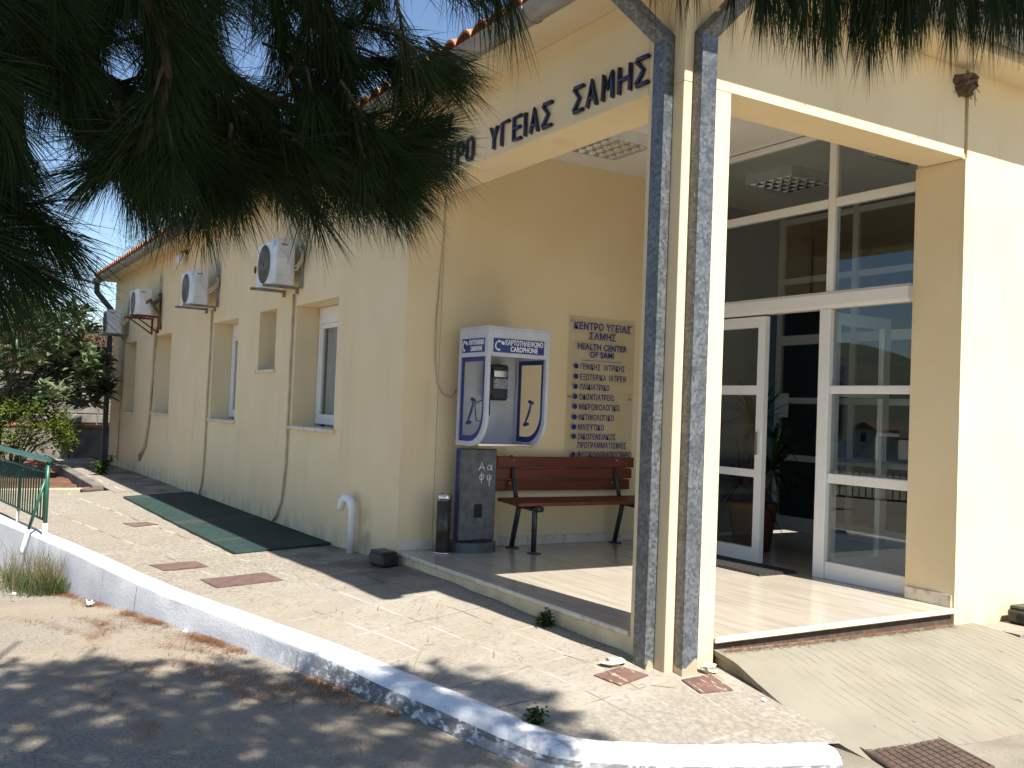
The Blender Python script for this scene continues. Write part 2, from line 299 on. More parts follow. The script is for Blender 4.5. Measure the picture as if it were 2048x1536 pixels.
# ---------------------------------------------------------------- mesh builder
ORG = {}
class MB:
    def __init__(s): s.v = []; s.f = []; s.m = []; s.sm = []
    def add(s, vs, fs, mi=0, smooth=False):
        o = len(s.v); s.v += [tuple(p) for p in vs]
        for f in fs: s.f.append([i + o for i in f]); s.m.append(mi); s.sm.append(smooth)
        return s
    def box(s, a, b, mi=0, bev=0.0):
        x0, y0, z0 = [min(a[i], b[i]) for i in range(3)]; x1, y1, z1 = [max(a[i], b[i]) for i in range(3)]
        if bev <= 0:
            vs = [(x0,y0,z0),(x1,y0,z0),(x1,y1,z0),(x0,y1,z0),(x0,y0,z1),(x1,y0,z1),(x1,y1,z1),(x0,y1,z1)]
            return s.add(vs, [(3,2,1,0),(4,5,6,7),(0,1,5,4),(1,2,6,5),(2,3,7,6),(3,0,4,7)], mi)
        return s.cbox((x0+x1)/2, (y0+y1)/2, (z0+z1)/2, x1-x0, y1-y0, z1-z0, mi, bev)
    def cbox(s, cx, cy, cz, sx, sy, sz, mi=0, bev=.004, rot=None):
        b = min(bev, sx*.45, sy*.45, sz*.45); hx, hy, hz = sx/2, sy/2, sz/2
        vs = []; idx = {}
        for ix in (-1, 1):
            for iy in (-1, 1):
                for iz in (-1, 1):
                    for k in range(3):
                        p = [ix*(hx-b), iy*(hy-b), iz*(hz-b)]; p[k] = (ix*hx, iy*hy, iz*hz)[k]
                        idx[(ix,iy,iz,k)] = len(vs); vs.append(p)
        fs = []
        for k in range(3):
            o = [i for i in range(3) if i != k]
            for sg in (-1, 1):
                q = []
                for (u, v2) in ((-1,-1),(1,-1),(1,1),(-1,1)):
                    t3 = [0,0,0]; t3[k] = sg; t3[o[0]] = u; t3[o[1]] = v2; q.append(idx[(*t3, k)])
                fs.append(q)
        for k in range(3):
            o = [i for i in range(3) if i != k]
            for u in (-1, 1):
                for v2 in (-1, 1):
                    t1 = [0,0,0]; t1[o[0]] = u; t1[o[1]] = v2; a = list(t1); c = list(t1); a[k] = -1; c[k] = 1
                    fs.append([idx[(*a, o[0])], idx[(*c, o[0])], idx[(*c, o[1])], idx[(*a, o[1])]])
        for ix in (-1, 1):
            for iy in (-1, 1):
                for iz in (-1, 1): fs.append([idx[(ix,iy,iz,k)] for k in range(3)])
        P = [Vector(p) for p in vs]
        if rot is not None: P = [rot @ p for p in P]
        c = Vector((cx, cy, cz)); return s.add([p + c for p in P], fs, mi)
    def tube(s, pts, r, n=8, mi=0, cap=True, smooth=True):
        P = [Vector(p) for p in pts]; rr = r if isinstance(r, (list, tuple)) else [r]*len(P)
        vs = []; fs = []; up = None
        for i, p in enumerate(P):
            d = (P[min(i+1, len(P)-1)] - P[max(i-1, 0)])
            d = d.normalized() if d.length > 1e-9 else Vector((0,0,1))
            if up is None: up = Vector((0,0,1)) if abs(d.z) < .9 else Vector((1,0,0))
            a = d.cross(up); a = a.normalized() if a.length > 1e-6 else d.orthogonal().normalized()
            bb = a.cross(d).normalized(); up = bb
            for k in range(n):
                t = 2*math.pi*k/n; vs.append(p + (a*math.cos(t) + bb*math.sin(t))*rr[i])
        for i in range(len(P)-1):
            for k in range(n): fs.append((i*n+k, i*n+(k+1)%n, (i+1)*n+(k+1)%n, (i+1)*n+k))
        o = len(s.f); s.add(vs, fs, mi, smooth)
        if cap:
            base = len(s.v) - len(vs)
            s.f.append([base+k for k in range(n)][::-1]); s.m.append(mi); s.sm.append(False)
            s.f.append([base+(len(P)-1)*n+k for k in range(n)]); s.m.append(mi); s.sm.append(False)
        return s
    def lathe(s, c, prof, n=24, mi=0, a0=0, a1=2*math.pi):
        c = Vector(c); vs = []; fs = []; full = abs(a1-a0-2*math.pi) < 1e-6; m = n if full else n+1
        for (r, z) in prof:
            for k in range(m):
                t = a0 + (a1-a0)*k/n; vs.append((c.x+r*math.cos(t), c.y+r*math.sin(t), c.z+z))
        for i in range(len(prof)-1):
            for k in range(n):
                k2 = (k+1) % m; fs.append((i*m+k, i*m+k2, (i+1)*m+k2, (i+1)*m+k))
        return s.add(vs, fs, mi, True)
    def prism(s, poly, axis, a, b, mi=0):
        # poly: 2-D outline in the two other axes (in order), extruded along axis from a to b
        n = len(poly); vs = []
        for t in (a, b):
            for (u, v2) in poly:
                p = [u, v2]; p.insert(axis, t); vs.append(p)
        fs = [list(range(n))[::-1], list(range(n, 2*n))] + [(i, (i+1) % n, n+(i+1) % n, n+i) for i in range(n)]
        return s.add(vs, fs, mi)
    def grid(s, fn, us, vs_, mi=0, smooth=False):
        V = []; nu, nv = len(us), len(vs_)
        for u in us:
            for v2 in vs_: V.append(fn(u, v2))
        F = [(i*nv+j, (i+1)*nv+j, (i+1)*nv+j+1, i*nv+j+1) for i in range(nu-1) for j in range(nv-1)]
        return s.add(V, F, mi, smooth)
    def build(s, name, mats, parent=None, origin=None):
        if not isinstance(mats, (list, tuple)): mats = [mats]
        og = ORG[parent.name] if parent else Vector(origin or (0, 0, 0))
        me = bpy.data.meshes.new(name)
        V = np.array(s.v, dtype=float).reshape(-1, 3) - np.array(og)
        me.from_pydata(V.tolist(), [], s.f)
        for m in mats: me.materials.append(m)
        if len(mats) > 1: me.polygons.foreach_set('material_index', s.m)
        me.polygons.foreach_set('use_smooth', s.sm); me.update()
        o = bpy.data.objects.new(name, me); COL.objects.link(o)
        if parent: o.parent = parent
        else: o.location = og
        ORG[o.name] = og
        return o
def tag(o, label=None, cat=None, group=None, kind=None):
    if label: o['label'] = label
    if cat: o['category'] = cat
    if group: o['group'] = group
    if kind: o['kind'] = kind
    return o
def thing(name, label, cat, loc, group=None):
    o = bpy.data.objects.new(name, None); COL.objects.link(o); o.location = loc; o.empty_display_size = .1
    ORG[o.name] = Vector(loc); return tag(o, label, cat, group)
def struct(name, mb, m): return tag(mb.build(name, m), kind='structure')
def text_mesh(s, body, size, origin, ux, uz, mi=0, bold=0.0, align='CENTER', sx=1.0, extr=.001, spacing=1.0):
    """append lettering: ux = reading direction, uz = up"""
    c = bpy.data.curves.new('lettering', 'FONT'); c.body = body; c.size = size; c.align_x = align; c.extrude = extr; c.offset = bold; c.space_character = spacing; c.resolution_u = 3
    o = bpy.data.objects.new('lettering', c); COL.objects.link(o); bpy.context.view_layer.update()
    me = o.to_mesh(); ux = Vector(ux); uz = Vector(uz); n = ux.cross(uz)
    vs = [Vector(origin) + ux*v.co.x*sx + uz*v.co.y + n*v.co.z for v in me.vertices]; fs = [list(p.vertices) for p in me.polygons]
    s.add(vs, fs, mi); o.to_mesh_clear(); bpy.data.objects.remove(o); bpy.data.curves.remove(c); return s

YA = 3.575; XB = -4.1125; XW7 = -7.66; YG = 6.30; YR = 6.18; ZC = 3.67; ZB = 3.145; ZS = 3.775; XEND = -22.75
# ================================================================ SETTING: road, pavement, kerb, ramp, soil, hills
mb = MB()
xs = np.concatenate([np.linspace(-40, -16, 13), np.linspace(-15, -2, 66), np.linspace(-1, 6, 8), np.linspace(10, 40, 6)])
ys = np.concatenate([np.linspace(-30, -3, 10), np.linspace(-2, 4, 31), np.linspace(5, 10, 6), np.linspace(14, 30, 4)])
def rz(x, y):
    b = road_z(x)
    e = max(0, (abs(y) - 10) / 20); return b * (1 - e) + -1.3 * e if e < 1 else -1.3
mb.grid(lambda x, y: (x, y, rz(x, y) + .006*math.sin(5*x+y)*math.cos(4*y)), xs, ys, smooth=True)
struct('road', mb, M_ROAD)
mb = MB(); mb.lathe((0, 0, -1.32), [(0.1, 0), (60, 0), (400, -14), (900, -40)], 48); struct('ground', mb, M_FAR)
mb = MB(); mb.lathe((0, 0, -40), [(700, -1.2), (8000, -1.2)], 64); struct('sea', mb, M_SEAW)
mb = MB()
def hill(a, r):
    h = 270 + 70*math.sin(a*5.1) + 45*math.sin(a*11.7+1) + 20*math.sin(a*27+.4) + 9*math.sin(a*61)
    k = (r - 2600)/900; return (r*math.cos(a), r*math.sin(a), -45 + max(h, 30)*math.sin(min(k, 1)*math.pi/2))
mb.grid(hill, np.linspace(R(120), R(330), 180), np.linspace(2600, 3500, 8), smooth=True); struct('hills', mb, M_HILL)

KIN = [(-20, .1), (-15.5, .62), (-13.47, .906), (-11.44, 1.25), (-10.0, 1.47), (-8.8, 1.62), (-7.82, 1.77), (-7.3, 1.88), (-6.56, 2.02), (-6.06, 2.11), (-5.455, 2.245), (-4.8, 2.355), (-4.22, 2.47), (-3.88, 2.55), (-3.67, 2.655), (-3.52, 2.90), (-3.35, 3.30), (-3.20, 3.80)]
def cat_rom(P, n=5):
    out = []
    for i in range(len(P)-1):
        p0, p1, p2, p3 = [np.array(P[min(max(j, 0), len(P)-1)], float) for j in (i-1, i, i+1, i+2)]
        for k in range(n):
            t = k/n; out.append(.5*((2*p1)+(-p0+p2)*t+(2*p0-5*p1+4*p2-p3)*t*t+(-p0+3*p1-3*p2+p3)*t**3))
    out.append(np.array(P[-1], float)); return out
KI = cat_rom(KIN)
# pavement: strip between the kerb line and the building
mb = MB()
KA = [p for p in KI if p[0] <= -4.1 and p[0] >= -17.2]
rows = []
for p in KA: rows.append([(p[0], p[1] + (3.60 - p[1])*v) for v in np.linspace(0, 1, 13)])
V = [(x, y, pav(x, y) + .003*math.sin(9*x+3*y)) for r in rows for (x, y) in r]; nv = 13
mb.add(V, [(i*nv+j, (i+1)*nv+j, (i+1)*nv+j+1, i*nv+j+1) for i in range(len(rows)-1) for j in range(nv-1)])
# the corner between pillar, ramp and kerb end (fan towards the pillar foot)
cx, cy = KA[-1]; KB = [p for p in KI if p[0] > -4.1]
rows = []
inner = [(cx, 3.60), (-4.1, 3.66), (-4.1, 3.75), (-4.1, 3.955), (-3.9, 3.955), (-3.6, 3.955), (-3.4, 3.955), (-3.25, 3.955), (-3.18, 3.9)]
il = cat_rom(inner, 6); full = [KA[-1]] + KB
for i, p in enumerate(full):
    q = il[int(round(i/(len(full)-1)*(len(il)-1)))]
    rows.append([(p[0]+(q[0]-p[0])*v, p[1]+(q[1]-p[1])*v) for v in np.linspace(0, 1, 10)])
V = [(x, y, pav(x, y)) for r in rows for (x, y) in r]; nv = 10
mb.add(V, [(i*nv+j, (i+1)*nv+j, (i+1)*nv+j+1, i*nv+j+1) for i in range(len(rows)-1) for j in range(nv-1)])
# walk along the far wall
def far(x, y): return (x, y, pav(x, y) + .004)
mb.grid(far, np.linspace(-25.6, -15.9, 20), np.linspace(2.62, 3.6, 6))
# mortar joints and cracks lie in the pavement surface
def ribbon(pts, wd, mi, lift=.004, jit=0.0):
    Q = []
    for a, b in zip(pts[:-1], pts[1:]):
        n = max(2, int((Vector(b)-Vector(a)).length/.06))
        for k in range(n): Q.append(Vector(a)+(Vector(b)-Vector(a))*k/n)
    Q.append(Vector(pts[-1])); vs = []; off = 0
    for i, q in enumerate(Q):
        d = Q[min(i+1, len(Q)-1)] - Q[max(i-1, 0)]; d.z = 0; d.normalize(); s_ = Vector((-d.y, d.x, 0))
        off = .7*off + random.uniform(-1, 1)*jit; w2 = wd*random.uniform(.55, 1.25)/2
        for g in (-1, 1):
            p = q + s_*(off + g*w2); vs.append((p.x, p.y, pav(p.x, p.y) + lift + .003*math.sin(9*p.x+3*p.y)*(p.x < -4.1)))
    mb.add(vs, [(2*i, 2*i+1, 2*i+3, 2*i+2) for i in range(len(Q)-1)], mi)
def kerb_y(x): return float(np.interp(x, [p[0] for p in KI], [p[1] for p in KI]))
for pl in [[(828,1342),(836,1310),(848,1290),(868,1288)], [(905,1198),(950,1196)], [(1130,1310),(1190,1330)],
           [(1300,1371),(1350,1377)], [(800,1128),(900,1165),(1000,1205),(1090,1245),(1180,1280),(1262,1308)]]:
    ribbon([onpav(*p) for p in pl], .006, 2, .0055, .004)
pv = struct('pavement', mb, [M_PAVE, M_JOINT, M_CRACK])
uvl = pv.data.uv_layers.new(name='UVMap'); co = [v.co for v in pv.data.vertices]
def slab_uv(p):
    ky = kerb_y(min(p.x, -3.7)); return (p.x + .12*p.y, (p.y-ky)/(3.6-ky)*1.38)
uvl.data.foreach_set('uv', np.array([slab_uv(co[l.vertex_index]) for l in pv.data.loops]).ravel())
# kerb: a whitewashed rounded section swept along the outer edge
mb = MB(); prof = []
KS = [p for p in KI if p[0] > -17.3]; nP = None; rows = []
for i, p in enumerate(KS):
    a = KS[max(i-1, 0)]; b = KS[min(i+1, len(KS)-1)]; d = np.array(b)-np.array(a); d /= np.hypot(*d); o = np.array([d[1], -d[0]])
    W = .165 + .002*math.sin(i*.9); zt = pav(p[0], p[1]) + .012; zb = road_z(p[0]) - .05; rr = .03 + .05*min(max((p[0]+7)/2.5, 0), 1)
    h = zt - zb
    sec = [(-.01, zt-.06), (-.01, zt-.004), (.02, zt), (W-rr, zt)] + [(W-rr+rr*math.sin(t), zt-rr+rr*math.cos(t)) for t in (.4, .8, 1.2, 1.571)] + [(W+.012, zt-rr-(h-rr)*.45), (W+.02, zb)]
    j = .0022
    rows.append([(p[0]+o[0]*(s_+random.uniform(-j, j)), p[1]+o[1]*(s_+random.uniform(-j, j)), z+random.uniform(-j, j)*.6) for (s_, z) in sec])
nv = len(rows[0]); V = [q for r in rows for q in r]
mb.add(V, [(i*nv+j, (i+1)*nv+j, (i+1)*nv+j+1, i*nv+j+1)[::-1] for i in range(len(rows)-1) for j in range(nv-1)], 0, True)
mb.add(rows[-1], [list(range(nv))]); mb.add(rows[0], [list(range(nv))[::-1]])
for (px_, py_, pyb) in ((90, 1090, 1172), (197, 1140, 1206), (277, 1173, 1228), (590, 1308, 1330)):      # upright joints between the kerb stones
    q = onz(px_, py_, -.27); i = min(range(len(rows)), key=lambda k: abs(rows[k][0][0]-q.x)); r_ = rows[i]; o_ = Vector((.18, -.98, 0))*.004
    m1 = [Vector(r_[k])+o_ for k in (-3, -2, -1)]; V = []
    for p_ in m1: V += [p_-Vector((random.uniform(.002, .012), 0, 0)), p_+Vector((random.uniform(.002, .010), 0, 0))]
    mb.add(V, [(0, 1, 3, 2), (2, 3, 5, 4)], 1)
struct('kerb', mb, [M_KERB, mat('kerb_joint', (.42, .42, .43), (.62, .62, .63), 30, rough=.95)])
# ramp
mb = MB()
def ramp_z(x, y):
    zl = np.interp(x, [-4.12, -3.95, -3.8, -3.6, -3.4, -3.2, -2.9], [-.075, -.105, -.17, -.245, -.30, -.335, -.375])
    zr_ = np.interp(x, [-4.12, -3.9, -3.7, -3.5, -3.2, -2.9], [-.115, -.128, -.155, -.20, -.285, -.375])
    t = min(max((y-3.947)/2.45, 0), 1); t = t**.6; return float(zl*(1-t)+zr_*t)
xs = np.linspace(-4.13, -2.9, 26); ys = np.linspace(3.95, 6.40, 40)
mb.grid(lambda x, y: (x + (.05*math.sin(4*y) + .03*math.sin(11*y) if x > -2.95 else 0), y, ramp_z(x, y)), xs, ys, smooth=True)
for yy, s_ in ((3.95, 1), (6.40, -1)):
    V = []
    for x in xs: V += [(x, yy, ramp_z(x, yy)), (x, yy, ramp_z(x, yy)-.028), (x, yy+.018*s_, ramp_z(x, yy)-.03), (x, yy+.03*s_, -.42)]
    mb.add(V, [q for i in range(len(xs)-1) for q in ((4*i, 4*i+1, 4*i+5, 4*i+4), (4*i+1, 4*i+2, 4*i+6, 4*i+5), (4*i+2, 4*i+3, 4*i+7, 4*i+6))], 1)
struct('ramp', mb, [M_RAMP, M_RAMPS])
mb = MB(); mb.grid(lambda x, y: (x + .10*math.sin(2.3*y), y, -.356 + .004*math.sin(9*x+2*y)*math.cos(7*y) - .02*max(0, x+2.2)), np.linspace(-3.34, -1.3, 26), np.linspace(3.45, 8, 46), smooth=True); struct('apron', mb, M_APRON)
mb = MB(); mb.box((-4.10, 6.42, -.5), (-3.78, 13, -.132)); mb.box((-3.78, 6.8, -.5), (-3.74, 13, -.2)); struct('ledge', mb, M_PAVE)
# garden soil
mb = MB(); mb.grid(lambda x, y: (x, y, -.36 + .05*math.sin(2.3*x+y)*math.cos(3.1*y) + .03*math.sin(7*x)*math.sin(6*y)), np.linspace(-25.6, -16.85, 36), np.linspace(-9, 2.6, 44), smooth=True)
struct('soil', mb, M_SOIL)

# ================================================================ BUILDING
bld = thing('health_centre', 'single storey cream plastered building with red tiled roof and corner entrance porch', 'building', (-12, 8, 0))
def wall_holes(mb, x0, x1, z0, z1, holes, y, depth):
    xs = sorted({x0, x1, *[h[0] for h in holes], *[h[1] for h in holes]}); zs = sorted({z0, z1, *[h[2] for h in holes], *[h[3] for h in holes]})
    for i in range(len(xs)-1):
        for j in range(len(zs)-1):
            cx_, cz_ = (xs[i]+xs[i+1])/2, (zs[j]+zs[j+1])/2
            if any(h[0] < cx_ < h[1] and h[2] < cz_ < h[3] for h in holes): continue
            mb.add([(xs[i], y, zs[j]), (xs[i+1], y, zs[j]), (xs[i+1], y, zs[j+1]), (xs[i], y, zs[j+1])], [(0, 1, 2, 3)])
    for (a, b, c, d) in holes:
        q = [(a, y, c), (b, y, c), (b, y, d), (a, y, d)]; r = [(a, y+depth, c), (b, y+depth, c), (b, y+depth, d), (a, y+depth, d)]
        mb.add(q+r, [(0, 4, 5, 1), (1, 5, 6, 2), (2, 6, 7, 3), (3, 7, 4, 0)])
WINS = [(-10.57, -9.27, .99, 2.345), (-11.95, -11.28, 1.635, 2.365), (-14.18, -12.90, .975, 2.355), (-18.25, -16.95, .98, 2.355), (-21.30, -20.05, .93, 2.34)]
mb = MB(); wall_holes(mb, XEND, XW7, -.5, ZS+.02, WINS, YA, .36)
mb.add([(XEND, YA, -.5), (XEND, 14, -.5), (XEND, 14, 3.8), (XEND, YA, 3.8)], [(0, 1, 2, 3)])
mb.add([(XW7, YA, -.5), (XW7, 3.915, -.5), (XW7, 3.915, 3.7), (XW7, YA, 3.7)], [(0, 1, 2, 3)])
mb.build('wall', M_WALL, bld)
mb = MB(); mb.box((XW7-.2, 3.921, -.3), (XW7-.006, 6.32, ZC+.02)); mb.build('porch_wall', M_WALL, bld)
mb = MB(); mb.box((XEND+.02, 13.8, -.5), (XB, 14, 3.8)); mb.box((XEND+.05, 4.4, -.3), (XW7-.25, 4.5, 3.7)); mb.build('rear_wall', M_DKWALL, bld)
mb = MB(); mb.box((-4.51, YR, -.5), (XB, 6.198, ZB)); mb.box((-4.51, 6.198, -.5), (XB, 13.7, ZS+.02)); wr = mb.build('side_wall', M_WALL, bld)
mb = MB(); mb.box((XB-.30, 6.161, ZB+.001), (XB-.016, 6.197, ZS)); mb.build('joint_strip', mat('joint_filler', (.50, .42, .22), (.34, .27, .14), 9, rough=.9), bld)
mb = MB(); mb.box((-4.43, YA, -.6), (XB, 3.937, ZB), 0, .006); mb.build('pillar', M_WALL, bld)
mb = MB(); mb.box((-4.43, YA, ZB), (XB, 6.158, ZS), 0, .004); mb.box((XW7-.002, YA, ZB), (-4.432, 3.93, ZS), 0, .004); mb.build('beam', M_WALL, bld)
mb = MB(); mb.box((XW7-.01, 3.90, ZC), (-4.40, 6.26, ZC+.06)); mb.build('porch_ceiling', M_WHITEC, bld)
mb = MB(); mb.box((XW7-.01, 3.578, -.032), (XB-.008, 13.5, 0)); pf = mb.build('porch_floor', M_MARBLE, bld)
mb = MB(); mb.box((XW7+.0, YA-.012, -.034), (-4.432, 3.577, .001), 0, .006); mb.box((XB-.007, 3.94, -.036), (XB+.012, YR-.005, .001), 0, .006); mb.build('step_edge', M_NOSE, bld)
mb = MB(); mb.box((XW7-.01, YA+.006, -.5), (-4.43, YA+.2, -.034)); mb.build('step_riser', M_WALL, bld)
mb = MB(); mb.box((-4.3, 3.94, -.5), (XB-.02, YR, -.037)); mb.build('step_riser', mat('shadow_gap_riser', (.10, .064, .046), (.06, .04, .03), 12, rough=.95), bld)  # dark colour paints in the shadow gap below the marble edge
mb = MB(); mb.box((XW7-.005, 3.93, .002), (XW7+.008, 6.28, .088)); mb.build('skirting', M_NOSE, bld); mb = MB(); mb.box((XW7-.008, YA+.01, .002), (XW7+.006, 3.92, .088)); mb.build('skirting', M_NOSE, bld); mb = MB(); mb.box((-4.50, YR-.014, .002), (XB-.02, YR+.002, .088)); mb.build('skirting', M_NOSE, bld)
# eaves slab, gutters, roof
mb = MB(); mb.box((-23.02, 3.30, ZS), (-3.835, 14.2, ZS+.075)); mb.build('soffit', M_SOFF, bld)
mb = MB()
def gutter(mb, p0, p1, out, r=.085, drop=0):
    p0, p1, out = Vector(p0), Vector(p1), Vector(out); N = 40; vs = []; n = 9
    for i in range(N+1):
        p = p0 + (p1-p0)*i/N
        for rr in (r, r-.006):
            for k in range(n):
                t = math.pi*k/(n-1); vs.append(p + out*(-math.cos(t)*rr) + Vector((0, 0, -math.sin(t)*rr + (.012 if k == n-1 else 0))))
    m2 = 2*n; fs = []
    for i in range(N):
        for k in range(n-1):
            fs.append((i*m2+k, (i+1)*m2+k, (i+1)*m2+k+1, i*m2+k+1)); fs.append((i*m2+n+k, i*m2+n+k+1, (i+1)*m2+n+k+1, (i+1)*m2+n+k))
        for k in (0, n-1): fs.append((i*m2+k, i*m2+n+k, (i+1)*m2+n+k, (i+1)*m2+k))
    fs += [list(range(n)), list(range(N*m2, N*m2+n))[::-1]]
    mb.add(vs, fs, 0, True)
    L = (p1-p0).length
    for k in range(int(L/1.1)+1):                                       # bracket straps
        p = p0 + (p1-p0).normalized()*(.35+1.1*k)
        if (p-p0).length < L: mb.tube([p + out*(-math.cos(math.pi*q/8)*(r+.003)) + Vector((0, 0, -math.sin(math.pi*q/8)*(r+.003))) for q in range(9)], .006, 5)
gutter(mb, (-23.1, 3.20, 3.785), (-3.66, 3.20, 3.805), (0, -1, 0)); mb.build('gutter', M_GUT, bld)
mb = MB(); gutter(mb, (-3.735, 3.13, 3.885), (-3.735, 14, 3.90), (1, 0, 0), .088); mb.build('gutter', M_GUT, bld)
TW = .225
def tiles(mb, u0, u1, eave, hipl, hipr, place, run, pitch):
    rows_ = int(run/.36); per = 8; nu = int((u1-u0)/TW*per)
    us = np.linspace(u0, u1, nu+1)
    prof_ = lambda u: .072*abs(math.cos(math.pi*(u-u0)/TW))**.8
    for r_ in range(rows_):
        v0, v1 = r_*.36, (r_+1)*.36+.03; V = []; lo, hi = u0+hipl*v0, u1-hipr*v0
        sel = [u for u in us if lo-.02 <= u <= hi+.02]
        if len(sel) < 2: break
        j = random.uniform(-.004, .004)
        for u in sel:
            zz = prof_(u); V += [place(u, v0, v0*pitch+.03+zz-.02+j), place(u, v0, v0*pitch+.03+zz+j), place(u, v1, v1*pitch+zz+j)]
        mb.add(V, [q for i in range(len(sel)-1) for q in ((3*i, 3*i+3, 3*i+4, 3*i+1), (3*i+1, 3*i+4, 3*i+5, 3*i+2))], 0, False)
mb = MB()
tiles(mb, -23.1, -3.75, 0, 1, 1, lambda u, v, z: (u, 3.15+v, 3.832+z), 5.2, .40)
tiles(mb, 3.17, 13.9, 0, 1, 1, lambda u, v, z: (-3.68-v, u, 3.90+z), 5.0, .40)
for k in range(26):                                                     # hip ridge tiles
    a = Vector((-3.78-.36*k*.55, 3.25+.36*k*.55, 3.93+.4*.36*k*.55)); b = a + Vector((-.36*.55-.03, .36*.55+.03, .4*.36*.55)); mb.tube([a, b], [.085, .07], 8)
mb.add([(-23.1, 3.3, 3.84), (-23.1, 14, 3.84), (-18, 8.6, 5.95)], [(0, 1, 2)]); mb.add([(-23.1, 14, 3.84), (-3.8, 14, 3.84), (-9, 8.6, 5.95), (-18, 8.6, 5.95)], [(0, 1, 2, 3)])
mb.build('roof', M_TILE, bld)
mb = MB(); mb.add([(-23.0, 3.32, 3.852), (-3.85, 3.32, 3.852), (-9, 8.5, 5.9), (-18, 8.5, 5.9)], [(0, 1, 2, 3)]); mb.add([(-3.85, 3.32, 3.852), (-3.85, 14, 3.852), (-9, 8.5, 5.9)], [(0, 1, 2)]); mb.build('roof_underlay', M_DARK, bld)
# downpipes
def sq_pipe(mb, pts, w_, d_, side, mi=0):
    P = [Vector(p) for p in pts]; vs = []; sd = Vector(side)
    for i, p in enumerate(P):
        d0 = (P[i]-P[i-1]).normalized() if i else (P[1]-P[0]).normalized(); d1 = (P[i+1]-P[i]).normalized() if i < len(P)-1 else d0
        t = (d0+d1).normalized(); nn = sd.cross(t).normalized(); k = 1/max(t.dot(d0), .3)
        for (a, b) in ((-1, -1), (1, -1), (1, 1), (-1, 1)): vs.append(p + sd*(a*w_/2) + nn*(b*d_/2*k))
    fs = [(i*4+k, i*4+(k+1) % 4, (i+1)*4+(k+1) % 4, (i+1)*4+k) for i in range(len(P)-1) for k in range(4)]
    mb.add(vs, fs, mi); mb.add(vs[:4], [(0, 1, 2, 3)], mi); mb.add(vs[-4:], [(0, 1, 2, 3)], mi)
def collars(mb, cx_, cy_, w_, d_, zs):
    for z in zs: mb.box((cx_-w_/2-.0012, cy_-d_/2-.0012, z), (cx_+w_/2+.0012, cy_+d_/2+.0012, z+.012))
mb = MB(); sq_pipe(mb, [(-4.257, 3.541, -.175), (-4.257, 3.541, 3.41), (-4.41, 3.20, 3.74)], .106, .067, (1, 0, 0)); collars(mb, -4.257, 3.541, .106, .067, (.55, 1.48, 2.42)); mb.build('downpipe', M_GALVP, bld)
mb = MB(); sq_pipe(mb, [(-4.076, 3.692, -.18), (-4.076, 3.692, 3.42), (-3.735, 3.93, 3.81)], .112, .072, (0, 1, 0)); collars(mb, -4.076, 3.692, .072, .112, (.55, 1.48, 2.42)); mb.build('downpipe', M_GALVP, bld)
mb = MB(); sq_pipe(mb, [(-22.92, 3.20, 3.74), (-22.92, 3.20, 3.52), (-22.84, 3.50, 3.15), (-22.84, 3.50, -.28)], .11, .10, (1, 0, 0)); mb.build('downpipe', M_GUTD, bld)
# side windows
for i, (a, b, c, d) in enumerate(WINS):
    y0 = YA+.27; fw = .055; top = d-.005
    sl_ = .13 if i != 1 else 0
    f = MB()
    f.box((a+.012, y0, c+.03), (a+fw, y0+.07, top), 0, .004); f.box((b-fw, y0, c+.03), (b-.012, y0+.07, top), 0, .004)
    f.box((a+fw, y0, top-fw-sl_), (b-fw, y0+.07, top), 0, .004); f.box((a+fw, y0, c+.03), (b-fw, y0+.07, c+.03+fw), 0, .004)
    if i != 1:
        m_ = (a+b)/2; f.box((m_-.05, y0+.005, c+.085), (m_+.05, y0+.06, top-fw-sl_-.001), 0, .004)
        for (p, q) in ((a+fw+.001, m_-.051), (m_+.051, b-fw-.001)):
            for (z0, z1) in ((c+.086, c+.14), (top-fw-sl_-.055, top-fw-sl_-.002)): f.box((p, y0+.012, z0), (q, y0+.055, z1), 0, .003)
            f.box((p, y0+.013, c+.141), (p+.045, y0+.055, top-fw-sl_-.057), 0, .003); f.box((q-.045, y0+.013, c+.141), (q, y0+.055, top-fw-sl_-.057), 0, .003)
    wo = f.build('window', M_ALU, bld)
    g = MB(); g.box((a+fw-.01, y0+.03, c+.05), (b-fw+.01, y0+.036, top-.03)); g.build('pane', M_GLASSW, wo)
    s_ = MB(); s_.box((a-.05, YA-.035, c-.038), (b+.05, YA+.34, c+.002), 0, .004); s_.build('sill', M_NOSE, wo)
    cu = MB(); cu.grid(lambda u, v: (u, y0+.10+.02*math.sin(u*38)+.01*math.sin(u*91), v), np.linspace(a+.02, b-.02, 80), [c, d], smooth=True); cu.build('curtain', M_CURT, wo)
# ---- glazed entrance screen (outer)
scr = MB(); Y0, Y1 = 6.255, 6.335
XL = XW7+.0; XR = -4.51
def bar(mb, x0, x1, z0, z1, y0=Y0, y1=Y1, b=.006): mb.box((x0, y0, z0), (x1, y1, z1), 0, b)
bar(scr, XR-.045, XR-.001, 0, ZC-.005); bar(scr, XL+.001, XL+.05, 0, ZC-.005)
bar(scr, XL+.051, XR-.046, 3.612, ZC-.006)
bar(scr, -5.425, -5.315, .0, 2.18, Y0-.012); bar(scr, -5.38, -5.312, 2.321, 3.611)
bar(scr, -7.09, -6.98, .0, 2.18, Y0-.012); bar(scr, -7.08, -7.01, 2.321, 3.611)
bar(scr, XL+.051, XR-.046, 2.181, 2.32, Y0-.03, Y1+.03, .025)
for (p, q) in ((XL+.051, -7.081), (-7.009, -5.381), (-5.311, XR-.046)): bar(scr, p, q, 3.015, 3.085, Y0+.004, Y1-.004)
sb = MB()
